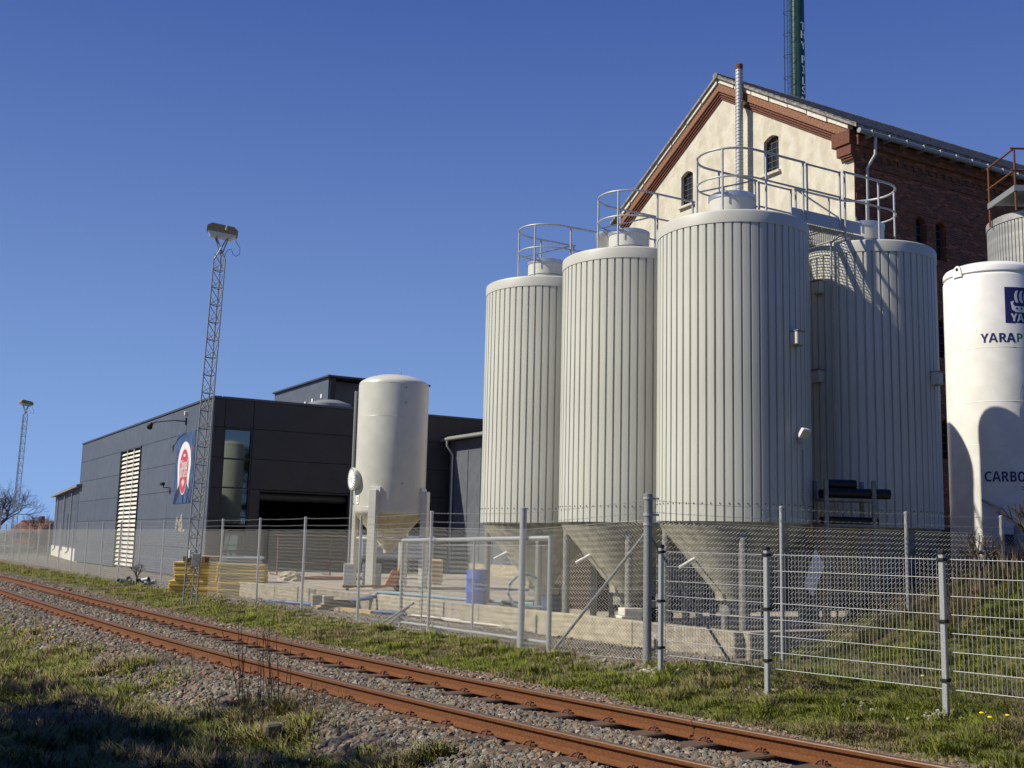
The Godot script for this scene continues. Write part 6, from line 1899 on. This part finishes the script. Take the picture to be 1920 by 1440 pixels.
	m = MB.new(); m.box(Vector3(0, 0.06, -0.04), Vector3(0.34, 0.12, 0.2), Basis(), 0.02); part("foot", m, M.concrete_old, sg)
	m = MB.new(); m.prism(PackedVector2Array([Vector2(-0.34, 0.74), Vector2(-0.19, 0.54), Vector2(0.02, 1.08), Vector2(-0.14, 1.36)]), 0.0, 0.015, Transform3D(Basis(Vector3.UP, -0.5), Vector3(0.0, 0, 0.0))); part("board", m, M.white, sg)
	# grey pipes and rubble behind the fence at the left
	for i in 5:
		m = MB.new(); m.lathe([Vector2(0.075, 0), Vector2(0.09, 0), Vector2(0.09, 0.4), Vector2(0.075, 0.4), Vector2(0.075, 0)], 16)
		var o := solo("drain_pipe", m, M.galv_dull, ["leftmost grey drain pipe in the heap behind the fence", "second grey drain pipe from the left in the heap", "middle grey drain pipe in the heap behind the fence", "second grey drain pipe from the right in the heap", "rightmost grey drain pipe in the heap behind the fence"][i], "pipe", Vector3(-13.9 + i * 0.22, -0.14 + 0.07 * (i % 2), -41.3 + 0.13 * i), 0.0, "grey drain pipes behind the fence")
		o.rotation = Vector3(1.35, 0.5 * i, 0.3)
	# dandelions
	var k9 := -1
	for q in [[4.99, -12.06], [4.92, -11.69], [5.12, -11.74], [-7.73, -19.49], [-8.19, -20.07], [-8.3, -20.79], [-8.26, -19.75], [-8.12, -20.73], [5.6, -15.4]]:
		k9 += 1
		var F := thing("dandelion", ["dandelion nearest the track below the wire-panel fence at right", "second dandelion below the wire-panel fence at right", "rightmost dandelion below the wire-panel fence", "largest dandelion on the near bank at left", "dandelion just left of the largest one on the near bank", "dandelion behind the largest one on the near bank", "leftmost dandelion on the near bank", "rearmost dandelion on the near bank at left", "lone dandelion on the grassy mound behind the wire panels"][k9], "flower", Vector3(q[0], gh(q[0], q[1]), q[1]), 0.0, "dandelions beside the track")
		m = MB.new(); m.tube(Vector3(0, -0.02, 0), Vector3(0.01, 0.11, 0), 0.003, 5); part("stem", m, M.hedge_green, F)
		m = MB.new(); m.lathe([Vector2(0, 0.10), Vector2(0.012, 0.105), Vector2(0.026, 0.125), Vector2(0.02, 0.134), Vector2(0, 0.138)], 10, Vector3(0.01, 0, 0)); part("flower_head", m, M.yellow, F)
	# stump and bare stalks on the near bank
	var p := Vector3(-2.22, 0, -11.1); p.y = gh(p.x, p.z)
	m = MB.new(); m.box(Vector3(0, 0.08, 0), Vector3(0.15, 0.26, 0.13), Basis(Vector3(0.2, 1, 0.1).normalized(), 0.5), 0.02)
	solo("stone_marker", m, M.mossy, "short mossy stone marker in the near grass by dead stalks", "marker stone", p)
	p = Vector3(-2.62, 0, -12.2); p.y = gh(p.x, p.z)
	var ws := thing("dead_stalks", "clump of tall dark dead stalks before the near rail", "plant", p)
	for i in 24:
		m = MB.new()
		var b := Vector3(rng.randfn(0, 0.16), -0.02, rng.randfn(0, 0.15)); var h := rng.randf_range(0.35, 1.0)
		var l := Vector3(rng.randfn(0, 0.10), 0, rng.randfn(0, 0.08))
		m.path([b, b + Vector3(0, h * 0.5, 0) + l * 0.4, b + Vector3(0, h, 0) + l], 0.0035, 4)
		if i % 2: m.tube(b + Vector3(0, h * 0.6, 0) + l * 0.5, b + Vector3(0.05, h * 0.8, 0.02) + l * 0.6, 0.002, 3)
		part("stalk", m, M.stalk_dark, ws)
	# leafless saplings on the mound and tall weeds by the white tank
	for q in [[8.6, -18.4, 2.0, 21, "thin leafless sapling on the mound before the white tank"], [9.3, -18.8, 2.3, 22, "taller leafless sapling at the right picture edge on the mound"], [7.9, -19.0, 1.4, 23, "small leafless sapling on the mound left of the others"], [-13.2, -40.3, 1.1, 24, "small bare shrub behind the fence near the grey pipes"]]:
		bare_tree("bare_sapling", q[4], Vector3(q[0], gh(q[0], q[1]), q[1]), q[2], q[3], 3, 1.6)
	# litter by the rails
	m = MB.new(); m.tube(Vector3(-0.2, 0, 0), Vector3(0.2, 0.02, 0), 0.009, 6); solo("stick", m, M.wood, "pale stick lying on the near ballast", "stick", Vector3(-0.75, -0.33, -9.35), -0.2)
